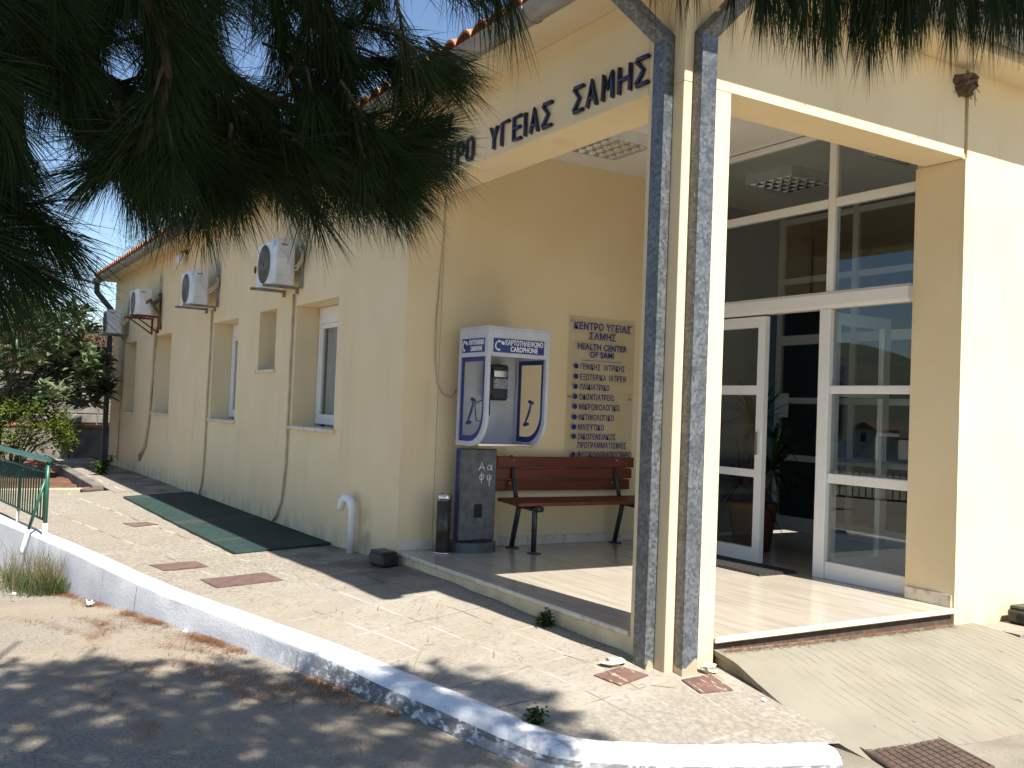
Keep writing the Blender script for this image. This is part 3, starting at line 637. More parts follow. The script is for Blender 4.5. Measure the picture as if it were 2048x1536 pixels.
for (p, q) in ((XL+.051, -7.091), (-5.314, XR-.046)):
    bar(scr, p, q, .0, .14, Y0+.002); bar(scr, p, q, .77, .848, Y0+.006, Y1-.006); bar(scr, p, q, 1.49, 1.555, Y0+.006, Y1-.006)
scro = scr.build('entrance_screen', M_ALU, bld)
for (p, q, zs) in ((-5.312, XR-.046, (.14, .77, .848, 1.49, 1.555, 2.18)), (XL+.051, -7.091, (.14, .77, .848, 1.49, 1.555, 2.18))):
    for k in range(3): g = MB(); g.box((p, 6.29, zs[2*k]), (q, 6.296, zs[2*k+1])); g.build('pane', M_GLASS, scro)
for (p, q) in ((XL+.051, -7.081), (-7.009, -5.381), (-5.311, XR-.046)):
    for (z0, z1) in ((2.32, 3.015), (3.085, 3.612)): g = MB(); g.box((p, 6.29, z0), (q, 6.296, z1)); g.build('pane', M_GLASS, scro)
def leaf_parts(f, w_):       # a door leaf in its own plane: u along the width, z up
    out = []
    for (a, b, c, d) in ((0, .085, .012, 2.165), (w_-.085, w_, .012, 2.165), (.085, w_-.085, .012, .135), (.085, w_-.085, .752, .818), (.085, w_-.085, 1.475, 1.557), (.085, w_-.085, 2.07, 2.165)): out.append((a, b, c, d))
    return out
def door_leaf(place, w_, sheet=None):
    f = MB()
    for (a, b, c, d) in leaf_parts(f, w_): place(f, a, b, c, d, .0, .052)
    do = f.build('door', M_ALU, bld)
    for (c, d) in ((.135, .752), (.818, 1.475), (1.557, 2.07)):
        g = MB(); place(g, .085, w_-.085, c, d, .022, .028); g.build('pane', M_GLASS, do)
    h = MB(); place(h, w_-.06, w_-.03, .95, 1.15, -.03, .085); h.build('handle', M_CHROME, do)
    return do
door_leaf(lambda m, a, b, c, d, e, g: m.box((-6.83+a, 6.262+e, c), (-6.83+b, 6.262+g, d)), .80)
door_leaf(lambda m, a, b, c, d, e, g: m.box((-5.37-e, 6.36+a, c), (-5.37-g, 6.36+b, d)), .72)
mb = MB(); mb.box((-6.975, 6.268, .005), (-6.835, 6.32, 2.165)); mb.build('door_side_panel', M_ALU, bld)
# vestibule: inner screen, blue wall, ceiling
scr2 = MB(); ya, yb = 8.58, 8.65
for x in (-8.06, -7.0, -5.9, -5.78, -4.62): bar(scr2, x-.035, x+.035, 0, ZC-.01, ya, yb)
for (z0, z1) in ((0, .16), (.80, .87), (1.46, 1.53), (2.14, 2.25), (2.85, 2.92), (3.55, 3.62)):
    for (p, q) in ((-8.024, -7.036), (-6.964, -5.936), (-5.744, -4.656)): bar(scr2, p, q, z0, z1, ya+.004, yb-.004)
s2 = scr2.build('inner_screen', M_ALU, bld)
for (p, q) in ((-8.024, -7.036), (-6.964, -5.936), (-5.744, -4.656)): g = MB(); g.box((p, 8.61, .1), (q, 8.616, 3.6)); g.build('pane', M_GLASS, s2)
mb = MB(); mb.box((-8.2, 6.34, 0), (-8.1, 8.58, ZC)); mb.box((-8.2, 6.34, 0.001), (XW7-.01, 6.44, ZC-.001)); mb.box((-4.58, 6.4, 0), (-4.512, 13.6, ZC)); mb.build('vestibule_wall', M_BLUEW, bld)
mb = MB(); mb.box((-8.2, 6.345, ZC+.002), (-4.5, 13.7, ZC+.05)); mb.build('vestibule_ceiling', M_WHITEC, bld)
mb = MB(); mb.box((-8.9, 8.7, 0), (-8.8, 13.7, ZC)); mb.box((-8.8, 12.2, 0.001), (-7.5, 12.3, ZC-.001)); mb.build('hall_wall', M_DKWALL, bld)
mb = MB(); mb.box((-8.9, 6.0, -.05), (-8.2, 13.6, -.001)); mb.build('hall_floor', M_MARBLE, bld)

# ---------------------------------------------------------------- raised façade lettering
GL = {'Κ': [[(0,0),(0,1)], [(1,1),(.08,.48),(1,0)]], 'Ε': [[(1,1),(0,1),(0,0),(1,0)], [(0,.52),(.85,.52)]], 'Ν': [[(0,0),(0,1),(1,0),(1,1)]],
      'Τ': [[(0,1),(1,1)], [(.5,1),(.5,0)]], 'Ρ': [[(0,0),(0,1),(.7,1),(1,.86),(1,.58),(.7,.45),(0,.45)]], 'Ο': [[(.25,0),(0,.18),(0,.82),(.25,1),(.75,1),(1,.82),(1,.18),(.75,0),(.25,0)]],
      'Υ': [[(0,1),(.5,.5),(.5,0)], [(1,1),(.5,.5)]], 'Γ': [[(0,0),(0,1),(1,1)]], 'Ι': [[(.5,0),(.5,1)]], 'Α': [[(0,0),(.5,1),(1,0)], [(.2,.32),(.8,.32)]],
      'Σ': [[(1,.97),(.08,1),(.0,.93),(.6,.52),(0,.08),(.08,0),(1,.02)]], 'Μ': [[(0,0),(.05,1),(.5,.4),(.95,1),(1,0)]], 'Η': [[(0,0),(0,1)], [(1,0),(1,1)], [(0,.5),(1,.5)]], '.': [[(.45,0),(.55,0.0)]]}
def word(letters, z0, z1, label):
    w_ = thing('raised_lettering', label, 'lettering', ((letters[0][1]+letters[-1][2])/2, YA-.015, z0), 'navy raised words on the porch beam')
    for (ch, x0, x1) in letters:
        m_ = MB()
        for st in GL[ch]:
            m_.tube([(x0+(x1-x0)*u, YA-.016, z0+(z1-z0)*v) for (u, v) in st], .0145, 8)
            for (u, v) in (st[0], st[-1]): m_.tube([(x0+(x1-x0)*u, YA+.003, z0+(z1-z0)*v), (x0+(x1-x0)*u, YA-.01, z0+(z1-z0)*v)], .006, 6)
        m_.build('letter', M_NAVY, w_)
word([('Κ',-7.44,-7.33),('Ε',-7.27,-7.17),('Ν',-7.11,-7.01),('Τ',-6.955,-6.85),('Ρ',-6.79,-6.70),('Ο',-6.635,-6.535)], 3.195, 3.362, 'raised navy word partly behind pine needles, first of the long lettering row')
word([('Υ',-6.262,-6.166),('Γ',-6.10,-6.0),('Ε',-5.932,-5.83),('Ι',-5.80,-5.75),('Α',-5.705,-5.61),('Σ',-5.55,-5.44)], 3.20, 3.364, 'raised navy word in the middle of the lettering row, above the ceiling lamp')
word([('Σ',-5.18,-5.075),('Α',-5.03,-4.93),('Μ',-4.862,-4.765),('Η',-4.697,-4.59),('Σ',-4.532,-4.42)], 3.215, 3.378, 'raised navy word nearest the left galvanised downpipe')
word([('Ε',-7.36,-7.28),('.',-7.25,-7.23),('Σ',-7.19,-7.10),('.',-7.07,-7.05),('Υ',-7.0,-6.905)], 3.49, 3.63, 'short raised navy initials half hidden by needles, above the long lettering row')

# ---------------------------------------------------------------- lamps on the ceilings
def ceil_lamp(x, y, label, nx=5):
    t = thing('ceiling_lamp', label, 'ceiling lamp', (x, y, ZC), 'square louvred ceiling lamps')
    h = .30; z0 = ZC-.09
    f = MB()
    for (a, b) in (((-h, -h), (h, -h+.015)), ((-h, h-.015), (h, h)), ((-h, -h+.015), (-h+.015, h-.015)), ((h-.015, -h+.015), (h, h-.015))): f.box((x+a[0], y+a[1], z0), (x+b[0], y+b[1], ZC-.002))
    f.box((x-h+.016, y-h+.016, ZC-.02), (x+h-.016, y+h-.016, ZC-.004)); f.build('housing', M_ACW, t)
    l = MB(); n = nx; st = 2*(h-.02)/n
    for k in range(n+1):
        u = -h+.02+st*k
        l.box((x+u-.003, y-h+.02, z0+.006), (x+u+.003, y+h-.02, z0+.05)); l.box((x-h+.02, y+u-.003, z0+.007), (x+h-.02, y+u+.003, z0+.049))
    for k in range(n):
        for j in range(n):
            cx_, cy_ = x-h+.02+st*(k+.5), y-h+.02+st*(j+.5)
            for s_ in (-1, 1): l.add([(cx_-st*.45, cy_+s_*st*.45, z0+.008), (cx_+st*.45, cy_+s_*st*.45, z0+.008), (cx_+st*.45, cy_+s_*st*.2, z0+.05), (cx_-st*.45, cy_+s_*st*.2, z0+.05)], [(0, 1, 2, 3)])
    l.build('louvre', M_CHROME, t)
    for s_ in (-1, 0, 1): b = MB(); b.tube([(x-h+.03, y+s_*.16, z0+.062), (x+h-.03, y+s_*.16, z0+.062)], .011, 8); b.build('tube', M_PAPER, t)
ceil_lamp(-6.77, 5.03, 'square louvred ceiling lamp over the open porch, beside the lettering beam')
ceil_lamp(-6.66, 7.18, 'square louvred lamp box seen through the upper left glass panes of the entrance')
ceil_lamp(-5.24, 7.18, 'square louvred lamp cut off by the beam, behind the upper right pane')
# wall lamp under the far eave
t = thing('wall_lamp', 'small pale lamp on a rusty arm high on the long wall under the eave', 'wall lamp', (-16.1, YA, 3.5))
b = MB(); b.tube([(-16.1, YA, 3.62), (-16.1, YA-.10, 3.62), (-16.1, YA-.10, 3.58)], .012, 6); b.box((-16.2, YA-.005, 3.58), (-16.0, YA+.001, 3.66)); b.build('arm', M_RUST, t)
b = MB(); b.lathe((-16.1, YA-.10, 3.40), [(.01, 0), (.05, .01), (.075, .06), (.075, .14), (.03, .18), (.01, .185)], 14); b.build('globe', M_PVC, t)

# ---------------------------------------------------------------- porch furniture: sign board
t = thing('sign_board', 'tall perspex health centre board with blue Greek lettering on the porch wall', 'sign board', (-7.64, 5.68, .68))
X0 = XW7+.02; ya_, yb_ = 5.29, 6.10; za_, zb_ = .66, 2.197
b = MB(); b.box((X0, ya_, za_), (X0+.006, yb_, zb_)); b.build('plate', M_SIGN, t)
for (y, z) in ((ya_+.04, zb_-.05), (yb_-.04, zb_-.05), (ya_+.04, 1.41), (yb_-.04, 1.41), (ya_+.04, za_+.05), (yb_-.04, za_+.05)):
    b = MB(); b.tube([(XW7-.004, y, z), (X0+.012, y, z)], .010, 10); b.build('standoff', M_CHROME, t)
b = MB(); xf = X0+.0075; ym = (ya_+yb_)/2 - .0; U = (0, 1, 0); Z = (0, 0, 1)
for (s_, size, z, sx) in (('ΚΕΝΤΡΟ ΥΓΕΙΑΣ', .094, 2.07, .90), ('ΣΑΜΗΣ', .094, 1.978, .92), ('HEALTH CENTER', .082, 1.877, .90), ('OF SAMI', .082, 1.803, .92)):
    text_mesh(b, s_, size, (xf, ym, z), U, Z, 0, .0022, 'CENTER', sx, .001, 1.08)
b.box((xf, ym-.24, 1.768), (xf+.001, ym+.24, 1.773))
items = ['ΓΕΝΙΚΗΣ  ΙΑΤΡΙΚΗΣ', 'ΕΞΩΤΕΡΙΚΑ  ΙΑΤΡΕΙΑ', 'ΠΑΙΔΙΑΤΡΙΚΟ', 'ΟΔΟΝΤΙΑΤΡΕΙΟ', 'ΜΙΚΡΟΒΙΟΛΟΓΙΚΟ', 'ΑΚΤΙΝΟΛΟΓΙΚΟ', 'ΜΑΙΕΥΤΙΚΟ', 'ΟΙΚΟΓΕΝΕΙΑΚΟΣ', '', 'ΦΥΣΙΚΟΘΕΡΑΠΕΥΤΗΡΙΟ']
zz = [1.681, 1.580, 1.483, 1.386, 1.290, 1.188, 1.092, 1.000, .918, .826]
for s_, z in zip(items, zz):
    if s_:
        text_mesh(b, s_, .078, (xf, ya_+.145, z), U, Z, 0, .0010, 'LEFT', .68, .001, 1.12)
        b.tube([(xf-.002, ya_+.10, z+.028), (xf+.0012, ya_+.10, z+.028)], .026, 16)
text_mesh(b, 'ΠΡΟΓΡΑΜΜΑΤΙΣΜΟΣ', .078, (xf, ya_+.145, zz[8]), U, Z, 0, .0010, 'LEFT', .68, .001, 1.12)
b.build('lettering', M_BLUE, t)
# cable hanging on the porch wall
b = MB(); pts = [onx(*p, XW7+.012) for p in ((893, 390), (888, 480), (880, 560), (873, 640), (871, 720), (876, 770), (888, 790), (903, 794), (912, 780))]
b.tube(pts, .007, 6); tag(b.build('cable', M_CABLE), 'thin beige cable hanging down the porch wall beside the phone box', 'cable')

# ---------------------------------------------------------------- card phone booth
t = thing('phone_booth', 'white and blue card phone hood on a grey pedestal with chalk letters', 'phone booth', (-7.45, 4.25, 0))
hx0, hx1, hy0, hy1, hz0, hz1 = -7.53, -7.02, 4.045, 4.665, .935, 1.945
b = MB(); b.box((-7.50, 4.045, .10), (-7.40, 4.405, .905), 0, .012); pd = b.build('pedestal', M_PED, t)
b = MB(); b.box((-7.399, 4.185, .30), (-7.396, 4.265, .42), 0, .001); b.build('socket_opening', M_DARK, pd)
b = MB(); b.box((-7.497, 4.040, .11), (-7.455, 4.0445, .905)); b.build('edge_strip', M_BLUE, pd)
b = MB(); R_ = .215; arc = [(-7.45+R_*.75*math.cos(a_)-.02, 4.225+R_*math.sin(a_)) for a_ in np.linspace(-math.pi/2, math.pi/2, 17)]
b.prism([(-7.64, 4.01)]+arc+[(-7.64, 4.44)], 2, .0, .085); b.build('base_collar', M_PED, t)
b = MB()
def chalk(pts, y0, z0, s_): b.tube([(-7.3965, y0+s_*u, z0+s_*v) for (u, v) in pts], .0042, 5)
chalk([(0, 0), (.45, 1), (.85, 0)], 4.215, .715, .07); chalk([(.2, .35), (.75, .4)], 4.215, .715, .07)
chalk([(.6, .55), (.3, .7), (.05, .45), (.15, .08), (.45, .1), (.62, .5), (.66, .75), (.65, .15), (.85, .0)], 4.30, .715, .07)
chalk([(.35, 1.1), (.37, -.5)], 4.225, .635, .06); chalk([(.35, .8), (.05, .5), (.1, .1), (.4, -.05), (.7, .2), (.7, .65), (.35, .8)], 4.225, .635, .06)
chalk([(.3, .85), (.02, .5), (.12, .05), (.45, .02), (.75, .3), (.75, .75), (.5, .8), (.45, .4), (.45, -.9)], 4.30, .63, .06)
b.build('chalk_writing', M_WHITET, t)
RAD = .26
def side_panel(y0, y1, label):
    out = [(hx0, hz0), (hx0, hz1-.002), (hx1, hz1-.002)] + [(hx1-RAD+RAD*math.cos(a_), hz0+RAD-RAD*math.sin(a_)) for a_ in np.linspace(0, math.pi/2, 9)]
    def inset(k):
        r = RAD-k*.55; x0, x1, z0, z1 = hx0+k, hx1-k, hz0+k, 1.705
        return [(x0, z0), (x0, z1), (x1, z1)] + [(x1-r+r*math.cos(a_), z0+r-r*math.sin(a_)) for a_ in np.linspace(0, math.pi/2, 9)]
    inn = inset(.040); n = len(out)
    fr = MB(); V = [(x, y, z) for y in (y0, y1) for (x, z) in out] + [(x, y, z) for y in (y0, y1) for (x, z) in inn]; F = []
    for i in range(n):
        j = (i+1) % n; F += [(i, j, 2*n+j, 2*n+i), (n+i, 3*n+i, 3*n+j, n+j), (i, n+i, n+j, j), (2*n+i, 2*n+j, 3*n+j, 3*n+i)]
    fr.add(V, F); f = fr.build('side_panel', mat('booth_white', (.56, .58, .62), (.48, .50, .54), 6, rough=.4), t)
    i2 = inset(.088); m_ = MB(); V = [(x, y, z) for y in (y0+.012, y0+.016) for (x, z) in inset(.036)] + [(x, y, z) for y in (y0+.012, y0+.016) for (x, z) in [(a_, min(c_, 1.665)) for (a_, c_) in i2]]
    m_.add(V, F); m_.build('blue_border', M_BLUE, f)
    g = MB(); ym_ = y0+.0135; g.add([(x, ym_, z) for (x, z) in i2], [list(range(n))]); g.build('pane', M_CLEAR, f)
    h = MB(); hs = [(.0, .0), (.02, .06), (.07, .11), (.12, .13)]; cx_, cz_ = -7.33, 1.14
    h.tube([(cx_-.02+.10*math.sin(a_)*.9, ym_-.004, cz_+.19*(a_/1.5)) for a_ in np.linspace(0, 1.5, 8)], [.006, .009, .011, .012, .012, .011, .009, .006], 6)
    h.tube([(cx_-.025, ym_-.004, cz_-.01), (cx_+.03, ym_-.004, cz_+.0)], .016, 6); h.tube([(cx_+.045, ym_-.004, cz_+.20), (cx_+.10, ym_-.004, cz_+.185)], .016, 6)
    h.build('handset_emblem', mat('emblem_blue', (.02, .04, .16), rough=.5), f)
    return f
sp = side_panel(hy0, hy0+.03, None); sp2 = side_panel(hy1-.03, hy1, None)
b = MB(); b.box((hx0, hy0+.031, hz1-.05), (hx1-.032, hy1-.031, hz1-.002)); b.box((hx0-.0, hy0-.004, hz1-.001), (hx1+.004, hy1+.004, hz1+.02), 0, .006); b.build('roof', MATS['booth_white'], t)
b = MB(); b.box((hx1-.03, hy0+.0305, 1.708), (hx1+.0005, hy1-.0305, hz1-.002), 0, .002); hd = b.build('header', MATS['booth_white'], t)
b = MB(); b.box((hx1+.001, hy0+.05, 1.742), (hx1+.004, hy1-.06, 1.862)); b.build('blue_sign', M_BLUE, hd)
def emblem(m_, o, ux, s_):
    o = Vector(o); ux = Vector(ux); up = Vector((0, 0, 1))
    P = lambda u, v: o + ux*(u*s_) + up*(v*s_)
    m_.tube([P(.35, .9), (P(.1, .7)), P(.03, .45), P(.1, .2), P(.35, .05)], .0055*s_/.08, 6); m_.tube([P(.3, .92), P(.5, .86)], .010*s_/.08, 6); m_.tube([P(.3, .05), P(.5, .1)], .010*s_/.08, 6)
    m_.tube([P(.62, .88), P(.98, .72)], .009*s_/.08, 6); m_.tube([P(.66, .70), P(.98, .62)], .006*s_/.08, 6)
b = MB(); text_mesh(b, 'ΚΑΡΤΟΤΗΛΕΦΩΝΟ', .060, (hx1+.0055, hy0+.355, 1.808), U, Z, 0, .0014, 'CENTER', .70); text_mesh(b, 'CARDPHONE', .060, (hx1+.0055, hy0+.355, 1.755), U, Z, 0, .0014, 'CENTER', .76)
emblem(b, (hx1+.004, hy0+.065, 1.757), U, .09); b.build('lettering', M_WHITET, hd)
b = MB(); b.box((hx0+.06, hy0-.003, 1.742), (hx1-.055, hy0-.0005, 1.862)); b.build('blue_sign', M_BLUE, sp)
b = MB(); text_mesh(b, 'ΚΑΡΤΟΤΗΛΕΦΩΝΟ', .055, (-7.215, hy0-.0045, 1.808), (1, 0, 0), Z, 0, .0014, 'CENTER', .52); text_mesh(b, 'CARDPHONE', .055, (-7.215, hy0-.0045, 1.755), (1, 0, 0), Z, 0, .0014, 'CENTER', .6)
emblem(b, (-7.46, hy0-.003, 1.757), (1, 0, 0), .09); b.build('lettering', M_WHITET, sp)
b = MB(); b.box((hx0-.02, hy0+.031, hz0+.03), (hx0+.006, hy1-.031, hz1-.06)); b.build('back_panel', mat('booth_back', (.50, .52, .56), (.42, .44, .47), 5, rough=.5), t)
b = MB(); b.box((hx0+.01, hy0+.031, hz0+.002), (hx1-.16, hy1-.031, hz0+.028), 0, .004); b.build('shelf', M_CHROME, t)
ph = MB(); ph.cbox(-7.46, 4.39, 1.50, .12, .21, .32, 0, .02); pho = ph.build('telephone', M_BLACKP, t)
b = MB(); b.cbox(-7.396, 4.405, 1.575, .012, .15, .06, 0, .004); b.build('display', M_CHROME, pho)
b = MB(); b.cbox(-7.397, 4.405, 1.49, .008, .15, .09, 0, .002); b.build('keypad', mat('keypad_grey', (.42, .43, .45), (.12, .12, .13), 70, rough=.5), pho)
b = MB(); b.tube([(-7.41, 4.305, 1.62), (-7.385, 4.30, 1.55), (-7.385, 4.30, 1.44), (-7.41, 4.305, 1.37)], [.026, .016, .016, .026], 8)
b.tube([(-7.41, 4.305, 1.37), (-7.36, 4.28, 1.22), (-7.34, 4.22, 1.13), (-7.36, 4.15, 1.16), (-7.40, 4.15, 1.3), (-7.44, 4.31, 1.37)], .006, 5); b.build('handset', M_BLACKP, pho)

# ---------------------------------------------------------------- ash tray bollard
t = thing('ashtray_bin', 'slim dark cylinder ashtray with chrome top beside the phone pedestal', 'ashtray', (-7.45, 3.915, 0))
b = MB(); b.lathe((-7.45, 3.915, .012), [(.0, 0), (.062, 0), (.062, .44), (0, .441)], 28); b.build('body', M_ASHB, t)
b = MB(); b.lathe((-7.45, 3.915, .455), [(.055, -.003), (.0635, -.002), (.0635, .05), (.05, .056), (.05, .03), (0, .028)], 28); b.build('rim', M_CHROME, t)
b = MB(); b.lathe((-7.45, 3.915, .0), [(.0, .002), (.095, .002), (.095, .010), (.06, .013), (0, .0132)], 28); b.build('foot_plate', M_CHROME, t)

# ---------------------------------------------------------------- bench along the porch wall
t = thing('bench', 'red-brown wooden slat bench with black tubular legs under the sign board', 'bench', (-7.3, 5.28, 0))
y0b, y1b = 4.48, 6.06
bk = MB()
for k, z in enumerate((.785, .675, .565)):
    xb = -7.545 + .03*(2-k) - .06
    bk.cbox(xb+.03*0, (y0b+y1b)/2, z, .03, y1b-y0b, .098, 0, .006, None)
bo = bk.build('backrest', M_WOOD, t)
st_ = MB()
for k in range(4): st_.cbox(-7.46+k*.098, (y0b+y1b)/2, .448-.004*k, .09, y1b-y0b, .034, 0, .006)
st_.build('seat', M_WOOD, t)
for yy in (4.66, 5.84):
    l = MB(); l.tube([(-7.15, yy, .02), (-7.15, yy, .37), (-7.18, yy, .41)], .024, 12); l.box((-7.20, yy-.03, .001), (-7.10, yy+.05, .012)); l.build('leg', M_BLACKM, t)
    l = MB(); l.tube([(-7.52, yy, .02), (-7.44, yy, .30), (-7.41, yy, .415)], .024, 12); l.box((-7.57, yy-.03, .001), (-7.47, yy+.05, .012)); l.build('leg', M_BLACKM, t)
    l = MB(); l.tube([(-7.48, yy, .405), (-7.11, yy, .39)], .022, 10); l.tube([(-7.11, yy-.015, .395), (-7.11, yy+.05, .395)], .026, 10); l.build('seat_bracket', M_BLACKM, t)
    l = MB(); l.tube([(-7.45, yy, .41), (-7.52, yy, .60), (-7.585, yy, .84)], [.022, .02, .016], 10); l.build('back_support', M_BLACKM, t)
l = MB()
for yy in (4.66, 5.84):
    for k, z in enumerate((.785, .675, .565)): l.tube([(-7.590+.03*(2-k)+.0, yy, z+.02), (-7.5865+.03*(2-k), yy, z+.02)], .007, 8)
l.build('bolts', M_CHROME, bo)
# door mat
t = MB(); mx0, mx1, my0, my1 = -7.05, -5.57, 5.80, 6.235
t.box((mx0, my0, .001), (mx1, my1, .010))
for i in range(56):
    for j in range(14):
        x = mx0+.02+(mx1-mx0-.04)*i/55; y = my0+.02+(my1-my0-.04)*j/13; t.box((x-.009, y-.012, .0098), (x+.009, y+.012, .022))
tag(t.build('door_mat', M_RUBBER), 'black studded rubber mat on the marble in front of the glass door', 'door mat')
# indoor plant behind the left door
t = thing('potted_plant', 'dark spiky potted plant behind the left glass door', 'potted plant', (-6.74, 6.9, 0))
b = MB(); b.lathe((-6.74, 6.9, .002), [(0, 0), (.17, 0), (.23, .40), (.245, .41), (.245, .46), (.22, .46), (.20, .42), (0, .42)], 24); b.build('pot', M_TERRA, t)
b = MB(); b.tube([(-6.74, 6.9, .4), (-6.75, 6.91, .9), (-6.73, 6.89, 1.2)], [.03, .025, .02], 8); b.tube([(-6.69, 6.93, .4), (-6.56, 6.95, .75)], .022, 8); b.build('stem', M_GREYBARK, t)
b = MB()
for (cx_, cy_, cz_, n_) in ((-6.73, 6.89, 1.2, 64), (-6.56, 6.95, .78, 52), (-6.80, 6.8, .62, 26)):
    for k in range(n_):
        az = random.uniform(0, 2*math.pi); el = random.uniform(-.1, 1.35); L_ = random.uniform(.45, .78); d = Vector((math.cos(az)*math.cos(el), math.sin(az)*math.cos(el), math.sin(el)))
        sd = Vector((-math.sin(az), math.cos(az), 0)); c0 = Vector((cx_, cy_, cz_)); V = []
        for q in range(5):
            u = q/4; p = c0 + d*L_*u + Vector((0, 0, -.28*u*u*(1.2-el*.5))); ww = .021*(1-u)**.6*(.4+2.2*min(u, .3))
            V += [p-sd*ww, p+sd*ww]
        b.add(V, [(2*q, 2*q+1, 2*q+3, 2*q+2) for q in range(4)])
b.build('leaves', M_PLANT, t)
b = MB(); b.box((-8.02, 8.565, 1.30), (-7.86, 8.572, 1.58)); tag(b.build('notice', M_PAPER), 'white paper notice taped on the inner glass screen post', 'notice')
# ---------------------------------------------------------------- bird nest, ducts
b = MB(); V = []; gn = np.random.default_rng(31)
for k in range(9):
    for j in range(18):
        u = k/8; a_ = 2*math.pi*j/18; r_ = (.03+.062*math.sin(u*1.75)**.7)*(1+.16*gn.normal()*(k < 8)); V.append((XB+.015+r_*math.cos(a_), 6.11+r_*math.sin(a_), 3.70-.13+.13*u+.010*gn.normal()))
b.add(V, [(i*18+j, i*18+(j+1) % 18, (i+1)*18+(j+1) % 18, (i+1)*18+j) for i in range(8) for j in range(18)]); b.add(V[-18:], [list(range(18))]); b.add(V[:18], [list(range(18))[::-1]])
for k in range(50):
    a_ = random.uniform(0, 6.28); p = Vector((XB+.015+.075*math.cos(a_), 6.11+.075*math.sin(a_), 3.69-random.uniform(0, .11))); b.tube([p, p+Vector((random.uniform(-.03, .05), random.uniform(-.04, .04), -random.uniform(.02, .08)))], .0016, 4)
tag(b.build('bird_nest', M_NEST), 'muddy bird nest stuck at the top of the wall joint right of the porch beam', 'bird nest')
def bait(x, y, z, rot, label):
    t = thing('bait_box', label, 'bait box', (x, y, z)); Rm = Matrix.Rotation(rot, 3, 'Z')
    b = MB(); b.cbox(x, y, z+.055, .26, .17, .11, 0, .022, Rm); bo = b.build('case', M_BLACKP, t)
    b = MB(); b.cbox(x, y, z+.115, .235, .15, .03, 0, .014, Rm); b.build('lid', M_BLACKP, t)
    for s_ in (-1, 1):
        c = Vector((x, y, z+.05)) + Rm @ Vector((s_*.131, .02, 0)); d = Rm @ Vector((s_, 0, 0)); b = MB(); b.tube([c-d*.01, c+d*.0015], .03, 14); b.build('entry_hole', M_DARK, bo)
bait(-7.62, 3.44, pav(-7.62, 3.44), 0.08, 'black bait box on the pavement at the foot of the porch step')
bait(XB+.13, 6.85, -.132, R(-90), 'black bait box on the ledge at the right wall, cut off by the frame')
# white vent pipe
b = MB(); bx = -8.50; pts = [(bx, 3.50, pav(bx, 3.5)-.01), (bx, 3.50, .26)] + [(bx-.11+.11*math.cos(a_), 3.50-.01*a_, .26+.11*math.sin(a_)) for a_ in np.linspace(.3, 2.9, 9)] + [(bx-.225, 3.47, .245)]
b.tube(pts, .037, 14); tag(b.build('vent_pipe', M_PVC), 'white plastic pipe bent over like a walking stick by the wall', 'pipe')
# round hole vent next to first AC
b = MB(); b.tube([(-12.24, YA-.004, 2.925), (-12.24, YA+.02, 2.925)], .05, 16); b.build('wall_hole', M_DARK, bld)

# ---------------------------------------------------------------- outdoor AC units
def ac(x1, y0, y1, z0, z1, wd, label, rusty=False):
    t = thing('air_conditioner', label, 'air conditioner', (x1-wd/2, y1, z0), 'air conditioners on the long wall')
    x0 = x1-wd
    b = MB(); b.box((x0, y0, z0), (x1, y1, z1), 0, .012); cs = b.build('casing', M_ACW, t)
    cx_, cz_ = x0+wd*.40, (z0+z1)/2; rr = (z1-z0)*.43
    g = MB()
    for k in range(1, 8): g.tube([(cx_+rr*k/7*math.cos(a_), y0-.008, cz_+rr*k/7*math.sin(a_)) for a_ in np.linspace(0, 2*math.pi, 25)], .004, 4, cap=False)
    for a_ in np.linspace(0, 2*math.pi, 24, endpoint=False): g.tube([(cx_+.03*math.cos(a_), y0-.008, cz_+.03*math.sin(a_)), (cx_+rr*math.cos(a_), y0-.008, cz_+rr*math.sin(a_))], .003, 4)
    g.build('grille', M_GREY, t)
    f = MB(); f.tube([(cx_, y0-.003, cz_), (cx_, y0+.012, cz_)], rr*.98, 28); f.build('fan_opening', M_DARK, t)
    s_ = MB(); s_.box((x1+.0005, y0+.05, z1-.075), (x1+.002, y0+.13, z1-.055), 0); s_.build('badge', M_GREY, cs)
    s_ = MB(); s_.box((x1-.003, y0+.02, z0+.10), (x1+.012, y1-.04, z0+.30), 0, .006); s_.tube([(x1+.008, y0+.07, z1-.14), (x1+.014, y0+.10, z1-.2), (x1+.014, y0+.15, z1-.28)], .008, 6); s_.build('valve_cover', M_ACW, cs)
    bm = M_RUST if rusty else M_GREY
    for xx in (x0+.12, x1-.12):
        br = MB(); br.box((xx-.02, y0-.10, z0-.032), (xx+.02, YA, z0-.002)); br.box((xx-.019, YA-.03, z0-.30 if rusty else z0-.08), (xx+.019, YA-.001, z0-.033))
        if rusty:
            br.tube([(xx, y0-.02, z0-.03), (xx, YA-.01, z0-.30)], .014, 6)
            for q in range(6): br.cbox(xx+random.uniform(-.02, .02), y0-.05+.07*q, z0-.02, .05, .06, .035, 0, .01)
        br.build('bracket', bm, t)
    br = MB(); br.box((x1+.005, YA-.035, z0-.03), (x1+.045, YA-.002, z1-.06)); br.build('wall_rail', bm, t)
    h = MB()
    for k in (0, 1): h.tube([(x1-.02, y1-.01, z0+.17+.05*k), (x1+.05, y1+.01, z0+.17+.04*k), (x1+.08, YA-.035, z0+.27+.05*k), (x1+.04, YA-.03, z1-.12), (x1-.05, YA-.04, z1-.10+.03*k)], .016, 7)
    if rusty: h.tube([(x1-.02, y1-.1, z0+.2), (x1+.10, y1-.06, z0+.26), (x1+.14, YA-.06, z0+.02), (x1+.10, YA-.03, z0-.25)], .03, 8)
    h.build('hoses', M_CABLE if not rusty else mat('old_lagging', (.16, .12, .08), (.08, .06, .045), 12, rough=.95), t)
